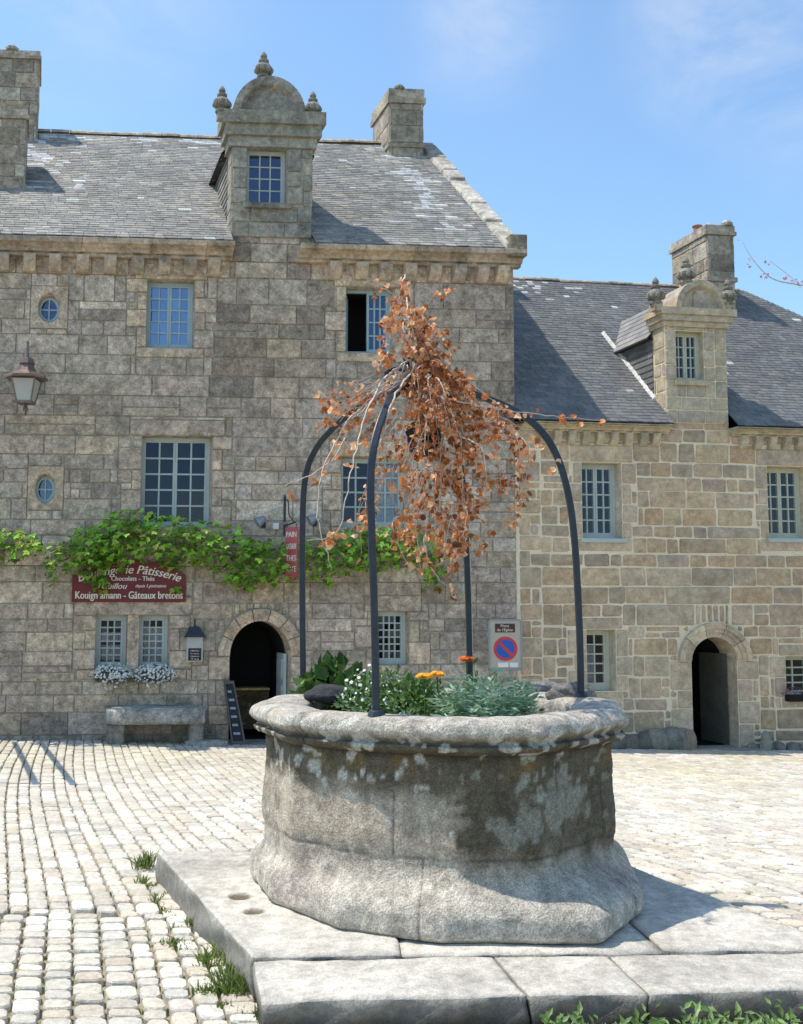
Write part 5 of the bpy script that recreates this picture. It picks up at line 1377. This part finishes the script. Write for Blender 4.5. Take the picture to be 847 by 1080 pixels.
# window flower troughs
WHT = [(.75, .75, .72), (.68, .69, .66), (.8, .8, .76)]
def mound(mb, C, rx, ry, rz, n, r, pal, s=(.012, .022), tri=True):
    for _ in range(n):
        d = rv(r); d.z = abs(d.z) if r.random() < .8 else d.z; k = r.uniform(.8, 1.05); p = C + Vector((d.x * rx * k, d.y * ry * k, d.z * rz * k)); q = r.uniform(*s)
        n_ = (d + rv(r) * .5 + Vector((0, -.4, .2))).normalized(); t = n_.cross(Vector((.3, .1, 1))).normalized(); b = n_.cross(t); tn = jit(r.choice(pal), .06, r)
        mb.add([p + (t * math.cos(a) + b * math.sin(a)) * q for a in [2 * math.pi * i / 5 for i in range(5)]], [(0, 1, 2, 3, 4)], tn)
def foliage(mb, C, rx, ry, rz, n, r, pal, s=(.02, .05), wide=.5):
    for _ in range(n):
        d = rv(r); d.z = abs(d.z); k = r.random() ** .4; p = C + Vector((d.x * rx * k, d.y * ry * k, d.z * rz * k))
        n_ = (Vector((d.x * .5, d.y * .5 - .4, .6)) + rv(r) * .7); leaf_quad(mb, p, r.uniform(*s), n_, -Vector((d.x, d.y, d.z + .2)) + rv(r) * .4, jit(r.choice(pal), .2, r), .2, .2, wide)
rf_ = random.Random(77)
for i, (x0_, x1_, lab) in enumerate(((97, 140, 'window box of tiny white flowers under the left small bakery window'), (143, 184, 'window box of tiny white flowers under the right small bakery window'))):
    q = FL.rect(x0_, 700, x1_, 721, -.2); c_ = FL.P((q[0] + q[1]) / 2, -.16, (q[2] + q[3]) / 2)
    e = empty('flower_box', c_, lab, 'flower box', 'white flower boxes under the bakery windows')
    mb = MB(); mb.fbox(FL, q[0] + .05, q[1] - .05, -.24, -.03, q[2] + .03, q[2] + .17); mb.build('trough', M['wood'], e)
    mb = MB(); foliage(mb, c_ + Vector((0, 0, -.12)), .31, .17, .26, 420, rf_, [(.05, .09, .03), (.08, .13, .05)], (.025, .05)); foliage(mb, c_ + Vector((0, -.05, -.02)), .33, .15, -.16, 200, rf_, [(.05, .09, .03), (.08, .13, .05)], (.025, .05)); mb.build('foliage', M['leaf'], e)
    mb = MB(); mound(mb, c_ + Vector((0, -.02, -.05)), .33, .18, .21, 420, rf_, WHT); mound(mb, c_ + Vector((0, -.04, -.02)), .32, .17, -.14, 160, rf_, WHT); mb.build('blossoms', M['petal'], e)
q = FR.rect(830, 722, 850, 736, -.1); c_ = FR.P((q[0] + q[1]) / 2, -.08, q[2] + .06); e = empty('flower_pot', c_, 'small pink flowers on the sill of the low far right window', 'flowers')
mb = MB(); foliage(mb, c_, .22, .08, .12, 120, rf_, [(.04, .08, .03)], (.02, .04)); mb.build('foliage', M['leaf'], e)
mb = MB(); mound(mb, c_, .22, .09, .12, 50, rf_, [(.4, .08, .15), (.25, .08, .3)]); mb.build('blossoms', M['petal'], e)
mb = MB(); mb.fbox(FR, q[0] + .02, q[1] - .02, -.14, -.022, q[2] - .06, q[2] + .05); mb.build('trough', M['dark'], e)

# parking sign on the wall
q = FL.rect(515, 653, 551, 707, -.5)
P = FL.P
e = empty('parking_sign', P((q[0] + q[1]) / 2, -.5, q[2]), 'framed no parking sign with blue and red disc near the house corner', 'road sign')
mb = MB(); mb.fbox(FL, q[0] + .02, q[1] - .02, -.5, -.48, q[2] + .02, q[3] - .02); mb.build('panel', M['beige'], e)
def rrect(u0, u1, z0, z1, rad, n=5):
    o = []
    for (cx_, cz_, a0) in ((u1 - rad, z1 - rad, 0), (u0 + rad, z1 - rad, 90), (u0 + rad, z0 + rad, 180), (u1 - rad, z0 + rad, 270)):
        for k in range(n + 1): a = R(a0 + 90 * k / n); o.append((cx_ + rad * math.cos(a), cz_ + rad * math.sin(a)))
    return o
mb = MB(); pts = [P(a, -.505, z) for a, z in rrect(q[0] + .014, q[1] - .014, q[2] + .014, q[3] - .014, .04)]; mb.tube(pts + pts[:2], .015, 6, cap=False); mb.build('rim', M['zinc'], e)
mb = MB(); sh = q[3] - q[2]; w_ = q[1] - q[0]; c_ = (q[0] + q[1]) / 2
mb.fbox(FL, q[0] + w_ * .2, q[1] - w_ * .22, -.508, -.501, q[3] - sh * .26, q[3] - sh * .09); mb.build('street_plate', M['brown'], e)
mb = MB(); put_text(mb, FL, 'Place', c_ - .01, q[3] - sh * .155, -.511, .06, .13); put_text(mb, FL, "de l'Eglise", c_ - .01, q[3] - sh * .235, -.511, .06, .25); mb.build('lettering', M['letter'], e)
cz_ = q[2] + sh * .42; rad = w_ * .35
def disc(mb, r0, w, pa=0, n=40): mb.face([P(c_ + r0 * math.cos(2 * math.pi * i / n), w, cz_ + r0 * math.sin(2 * math.pi * i / n)) for i in range(n)])
mb = MB(); disc(mb, rad, -.504)
d_ = rad * .8; t_ = rad * .13; 
ca, sa = math.cos(R(-45)), math.sin(R(-45))
mb.face([P(c_ + a * ca - b * sa, -.5085, cz_ + a * sa + b * ca) for a, b in ((-d_, -t_), (d_, -t_), (d_, t_), (-d_, t_))]); mb.build('red_disc', M['sred'], e)
mb = MB(); disc(mb, rad * .76, -.5065); mb.build('blue_disc', M['sblue'], e)
mb = MB(); mb.fbox(FL, c_ - w_ * .22, c_ + w_ * .08, -.507, -.501, q[2] + .05, q[2] + .12); mb.fbox(FL, c_ + w_ * .12, c_ + w_ * .36, -.507, -.501, q[2] + .05, q[2] + .12); mb.build('white_notice', M['white'], e)
mb = MB(); mb.tube([P(c_ - .1, -.465, ground(2, 16) - .1), P(c_ - .1, -.465, q[3] - .08)], .022, 8); mb.tube([P(c_ + .1, -.465, ground(2, 16) - .1), P(c_ + .1, -.465, q[3] - .08)], .022, 8); mb.build('post', M['zinc'], e)
# wall box high on the corner
u, z = FL.uz(540, 441, -.1); mb = MB(); mb.fbox(FL, u - .07, u + .02, -.14, -.02, z - .1, z + .1); mb.tube([P(u - .02, -.1, z + .1), P(u - .02, -.03, z + .18)], .01, 5)
tag(bevel(mb.build('wall_fixture', M['zinc']), .01), 'small grey box fixed high on the corner of the tall house', 'wall fixture')

# ================================================================== PLANTS IN THE WELL
rp = random.Random(50); zs0 = zp + .93
def plant(name, label, cat, px, py, Y, parts):
    b = at_y(px, py, Y); b.z = zs0; e = empty(name, b, label, cat)
    for nm, mt, fn in parts: mb = MB(); fn(mb, b); mb.build(nm, M[mt], e)
SIL = [(0.272, 0.399, 0.225), (0.336, 0.456, 0.277), (0.2, 0.323, 0.15), (0.4, 0.522, 0.338)]
GRN = [(.09, .17, .035), (.12, .21, .05), (.07, .13, .03), (.16, .25, .07)]
def blades(mb, C, rx, ry, rz, n, r, pal, ln=(.08, .16), wd=.10):
    for _ in range(n):
        a = r.uniform(0, 6.283); k = r.random() ** .5; b = C + Vector((rx * .7 * k * math.cos(a), ry * .7 * k * math.sin(a), 0)); h = rz * r.uniform(.4, 1) * (1 - .45 * k * k)
        tip = b + Vector((rx * .5 * k * math.cos(a), ry * .5 * k * math.sin(a), h)); 
        for q in range(5):
            t = .35 + .65 * q / 4; p = b.lerp(tip, t); d = Vector((math.cos(a + r.uniform(-1.6, 1.6)), math.sin(a + r.uniform(-1.6, 1.6)), r.uniform(.1, .9))).normalized()
            leaf_quad(mb, p, r.uniform(*ln) * .6, Vector((d.x * -.3, -.5, 1)) + rv(r) * .4, -d, jit(r.choice(pal), .15, r), .15, .1, wd * 3)
plant('silver_ragwort', 'bushy silver green plant on the right side of the well planting', 'plant', 512, 735, 5.35,
      [('foliage', 'leaf', lambda mb, b: (blades(mb, b, .24, .22, .26, 300, rp, SIL, (.06, .11)), blades(mb, b + Vector((-.05, -.1, -.03)), .2, .2, .16, 100, rp, SIL, (.06, .11))))])
plant('white_flower_clump', 'clump of tiny white flowers on the left side of the well planting', 'plant', 405, 725, 5.7,
      [('foliage', 'leaf', lambda mb, b: foliage(mb, b, .27, .22, .25, 900, rp, GRN + SIL[:1], (.025, .055))),
       ('blossoms', 'petal', lambda mb, b: (mound(mb, b + Vector((-.06, -.03, .03)),   .22, .18, .24, 90, rp, WHT, (.006, .013)), mound(mb, b + Vector((.1, -.1, 0)), .2, .15, .17, 50, rp, WHT, (.008, .014))))])
plant('green_leafy_plant', 'low bright green plant between the white flowers and the marigolds', 'plant', 437, 725, 5.6,
      [('foliage', 'leaf', lambda mb, b: foliage(mb, b, .22, .2, .19, 700, rp, GRN, (.03, .06)))])
plant('broad_leaf_plant', 'dark green broad leaved plant at the back left of the well planting', 'plant', 356, 722, 6.25,
      [('foliage', 'leaf', lambda mb, b: foliage(mb, b + Vector((0, 0, -.02)), .24, .18, .26, 240, rp, [(.05, .11, .02), (.08, .15, .03), (.035, .075, .015)], (.08, .13), .75))])
for i, (px, py, Y, cpal, lab) in enumerate([(461, 711, 5.35, [(.85, .42, .02), (.75, .33, .02)], 'golden orange marigold, middle one of the three in the well'),
        (447, 713, 5.35, [(.85, .5, .04), (.8, .42, .03)], 'yellow marigold, leftmost of the three in the well'), (492, 695, 5.55, [(.7, .16, .01), (.6, .12, .01)], 'dark orange marigold standing above the silver plant')]):
    h = at_y(px, py, Y); b = Vector((h.x + .01, h.y, zs0)); e = empty('marigold', b, lab, 'flower', 'marigolds in the well')
    mb = MB(); mb.tube([b, h], .005, 5, (.1, .18, .04)); foliage(mb, b, .07, .06, h.z - b.z, 40, rp, GRN, (.03, .05)); mb.build('stem', M['leaf'], e)
    for k in range(len(mb.c)): pass
    mb = MB()
    for k in range(46):
        a = k * 2.4; s_ = .016 + .032 * (k / 46); d = Vector((math.cos(a), math.sin(a), 0)); c0 = h + Vector((0, 0, .012 - .014 * k / 46)) + d * s_ * .4
        leaf_quad(mb, c0, .030, Vector((d.x * .5, d.y * .5 - .35, 1)), -(d + Vector((0, 0, .3))), jit(rp.choice(cpal), .12, rp), .2, .3, 1.1)
    mb.build('flower_head', M['petal'], e)
# low ground plants inside
mb = MB()
for k in range(9):
    a = rp.uniform(0, 6.28); C = Vector((WC.x + rp.uniform(-.3, .55), WC.y + rp.uniform(-.35, .4), zs0 - .03)); foliage(mb, C, .14, .14, .10, 110, rp, GRN + SIL[:2], (.02, .045))
o = mb.build('ground_cover', M['leaf']); tag(o, 'mixed low green ground cover over the soil in the well', 'ground cover', kind='stuff')

# grass tufts and weeds along the plinth
def tuft(mb, C, r_, h, n, r, pal):
    for _ in range(n):
        a = r.uniform(0, 6.283); k = r.random() ** .6 * r_; b = C + Vector((k * math.cos(a), k * math.sin(a), -.02)); l = h * r.uniform(.5, 1.1); d = Vector((r.gauss(0, .35), r.gauss(0, .35), 1)).normalized()
        t = d.cross(Vector((r.gauss(0, 1), r.gauss(0, 1), 0))).normalized() * .0045; m = b + d * l * .6; tip = b + d * l + Vector((d.x, d.y, -.2)) * l * .3
        mb.add([b - t, b + t, m + t * .8, m - t * .8, tip], [(0, 1, 2, 3), (3, 2, 4)], jit(r.choice(pal), .2, r))
GR = [(.13, .20, .04), (.18, .25, .06), (.10, .16, .03), (.24, .27, .09)]
mb = MB(); rg = random.Random(9)
for (x, y, rr_, h, n) in ((151, 912, .07, .13, 90), (124, 941, .05, .03, 40), (232, 1012, .10, .10, 150), (252, 1042, .10, .13, 200), (205, 975, .05, .07, 60), (180, 995, .07, .05, 90), (196, 955, .04, .05, 40), (165, 968, .06, .03, 40), (213, 1045, .05, .06, 60), (283, 1072, .08, .08, 80), (243, 1030, .05, .12, 80), (200, 1000, .12, .02, 60)):
    p = at_z(x, y, 0.0); tuft(mb, Vector((p.x, p.y, 0)), rr_, h, n, rg, GR)
for k in range(26):
    t = k / 25; p = pbl.lerp(pfl, t) + Vector((-.05, -.02)); 
    if rg.random() < .6: tuft(mb, Vector((p.x + rg.uniform(-.05, .02), p.y, 0)), .04, rg.uniform(.03, .06), 25, rg, GR)
p = P2(330, 1002)
for k in range(40): tuft(mb, Vector((P2(290 + k * 1.7, 1003).x, P2(300, 1008).y + .0, zp - .015)), .012, .022, 7, rg, [(.22, .22, .08), (.3, .28, .14)])
# fine moss and grass in the joints of the setts
for k in range(700):
    x = rg.uniform(-3.0, -.4); y = rg.uniform(3.3, 6.2)
    if not in_plinth(x, y): tuft(mb, Vector((x, y, -.01)), .02, .018, 5, rg, GR)
tag(mb.build('grass', M['leaf']), 'tufts of grass growing in the cobble joints along the plinth', 'grass', kind='stuff')
mb = MB()
for k in range(50):
    x = 585 + k * 5.2 + rg.uniform(-4, 4); y0 = 3.73 + rg.uniform(-.08, .06); q = at_y(x, 1075, y0)
    C = Vector((q.x, y0, 0)); hgt = rg.uniform(.15, .27)
    for j in range(34):
        a = rg.uniform(0, 6.283); d = Vector((math.cos(a) * .6, math.sin(a) * .6, rg.uniform(.4, 1.3))).normalized(); pb_ = C + Vector((rg.uniform(-.05, .05), rg.uniform(-.05, .05), rg.random() * hgt))
        leaf_quad(mb, pb_, rg.uniform(.03, .06), Vector((d.x * -.3, -.5, .9)) + rv(rg) * .4, -d, jit(rg.choice([(.12, .21, .05), (.17, .27, .08), (.22, .31, .12), (.09, .15, .035)]), .15, rg), .15, .1, .4)
tag(mb.build('weeds', M['leaf']), 'feathery green weeds along the front edge of the plinth slabs', 'weeds', kind='stuff')

# blossom twig reaching in from a young tree at the right
tb = Vector((3.9, 5.9, ground(3.9, 5.9)))
tree = empty('young_tree', tb, 'slender leafless branch with a few pink buds reaching in at the upper right', 'tree')
mb = MB(); b2 = at_y(835, 292, 5.9)
mb.tube(spline([tb, tb + Vector((.03, 0, 1.4)), tb + Vector((-.02, 0, 2.6)), tb + Vector((-.3, 0, 3.4))], 6), [lerp(.04, .015, i / 18) for i in range(19)], 7)
rt_ = random.Random(8)
tw = spline([tb + Vector((-.02, 0, 2.6)), at_y(880, 310, 5.9), at_y(845, 301, 5.9), at_y(815, 294, 5.9), at_y(795, 275, 5.9), at_y(783, 255, 5.9)], 6); mb.tube(tw, [lerp(.008, .001, i / (len(tw) - 1)) for i in range(len(tw))], 4)
mb.tube([at_y(845, 301, 5.9), at_y(825, 285, 5.9), at_y(812, 275, 5.9)], .0018, 4)
mb.build('trunk', M['twig'], tree)
mb = MB()
for (x, y, n_) in ((829, 293, 7), (836, 297, 6), (843, 300, 5), (810, 276, 4), (809, 292, 4), (802, 288, 3), (792, 274, 3), (781, 252, 2), (791, 279, 2)):
    for _ in range(n_): leaf_quad(mb, at_y(x + rt_.uniform(-3, 3), y + rt_.uniform(-3, 3), 5.9), .022, rv(rt_), rv(rt_), jit((.5, .28, .32), .2, rt_), .3, .2, .8)
mb.build('buds', M['petal'], tree)

# timber awning frame standing just left of the view; its rails shade the cobbles
af = empty('shadow_frame', (-6.6, 13.5, ground(-6.5, 13.5)), 'timber awning frame with a strip of canvas standing left of the granite house front', 'awning frame')
def ap(t, o, h): x, y = lerp(-6.60, -4.66, t) + o, lerp(15.3, 10.9, t); return Vector((x, y, ground(x, y) + h))
for o_ in (-.02, -.42):
    mb = MB(); mb.tube([ap(0, o_, 2.5), ap(1, o_, 2.5)], .04, 4); mb.build('rail', M['wood'], af)
for t_ in (.02, .35, .68, .98):
    mb = MB(); mb.tube([ap(t_, .06, 2.56), ap(t_, -1.6, 2.56)], .03, 4); mb.build('crossbar', M['wood'], af)
for t_, o_ in ((.02, -1.5), (.98, -1.5)):
    mb = MB(); mb.tube([ap(t_, o_, -.05), ap(t_, o_, 2.53)], .05, 4); mb.build('leg', M['wood'], af)
mb = MB(); mb.face([ap(.3, -1.0, 2.61), ap(.95, -1.0, 2.61), ap(.95, -1.6, 2.61), ap(.3, -1.6, 2.61)]); mb.build('canvas', M['beige'], af)  # added out of view for its broader shadow


# ================================================================== LIGHT
SUN_AZ = R(176); SUN_EL = R(64.5)   # azimuth measured from +x, counter-clockwise
sd = Vector((math.cos(SUN_EL) * math.cos(SUN_AZ), math.cos(SUN_EL) * math.sin(SUN_AZ), math.sin(SUN_EL)))
l = bpy.data.lights.new('sun', 'SUN'); l.energy = 5.0; l.angle = R(.53); l.color = (1, .94, .84)
lo = bpy.data.objects.new('sun', l); col.objects.link(lo); lo.rotation_euler = sd.to_track_quat('Z', 'Y').to_euler()
w = bpy.data.worlds.new('World'); scene.world = w; w.use_nodes = True; nt = w.node_tree; nt.nodes.clear(); L = nt.links.new
out = nn(nt, 'ShaderNodeOutputWorld'); bg = nn(nt, 'ShaderNodeBackground'); sky = nn(nt, 'ShaderNodeTexSky', sky_type='NISHITA'); sky.sun_disc = False
sky.sun_elevation = SUN_EL; sky.sun_rotation = R(90) - SUN_AZ; sky.air_density = 1.0; sky.dust_density = .6; sky.ozone_density = 1.2; sky.altitude = 50
bg.inputs['Strength'].default_value = .15
gain = nn(nt, 'ShaderNodeVectorMath', operation='MULTIPLY'); gain.inputs[1].default_value = (1.46, 1.66, 1.68); L(sky.outputs[0], gain.inputs[0])
tc = nn(nt, 'ShaderNodeTexCoord'); mp = nn(nt, 'ShaderNodeMapping'); mp.inputs['Scale'].default_value = (3, 3, 6); mp.inputs['Rotation'].default_value = (0, .5, 0); L(tc.outputs['Generated'], mp.inputs[0])
no = nn(nt, 'ShaderNodeTexNoise'); no.inputs['Scale'].default_value = 2.4; no.inputs['Detail'].default_value = 9; no.inputs['Roughness'].default_value = .6; no.inputs['Distortion'].default_value = .5; L(mp.outputs[0], no.inputs['Vector'])
tot = None
for (cx_, cy_, rad_, amp_) in ((512, 22, .10, .5), (765, 25, .12, .75), (840, 120, .10, .3), (60, -180, .25, .8)):
    d_ = ray(cx_, cy_).normalized()
    sb = nn(nt, 'ShaderNodeVectorMath', operation='DISTANCE'); L(tc.outputs['Generated'], sb.inputs[0]); sb.inputs[1].default_value = d_
    m1 = nn(nt, 'ShaderNodeMapRange', interpolation_type='SMOOTHSTEP'); m1.inputs['From Min'].default_value = rad_; m1.inputs['From Max'].default_value = 0.0; m1.inputs['To Max'].default_value = amp_; L(sb.outputs['Value'], m1.inputs['Value'])
    if tot is None: tot = m1.outputs[0]
    else: ad = nn(nt, 'ShaderNodeMath', operation='MAXIMUM'); L(tot, ad.inputs[0]); L(m1.outputs[0], ad.inputs[1]); tot = ad.outputs[0]
mr0 = nn(nt, 'ShaderNodeMapRange'); mr0.inputs['From Min'].default_value = .36; mr0.inputs['From Max'].default_value = .74; L(no.outputs['Fac'], mr0.inputs['Value'])
mr = nn(nt, 'ShaderNodeMath', operation='MULTIPLY'); L(mr0.outputs[0], mr.inputs[0]); L(tot, mr.inputs[1])
mx = nn(nt, 'ShaderNodeMix', data_type='RGBA'); mx.inputs['B'].default_value = (6.0, 6.2, 6.6, 1)
L(mr.outputs[0], mx.inputs['Factor']); L(gain.outputs[0], mx.inputs['A']); L(mx.outputs['Result'], bg.inputs['Color']); L(bg.outputs[0], out.inputs['Surface'])
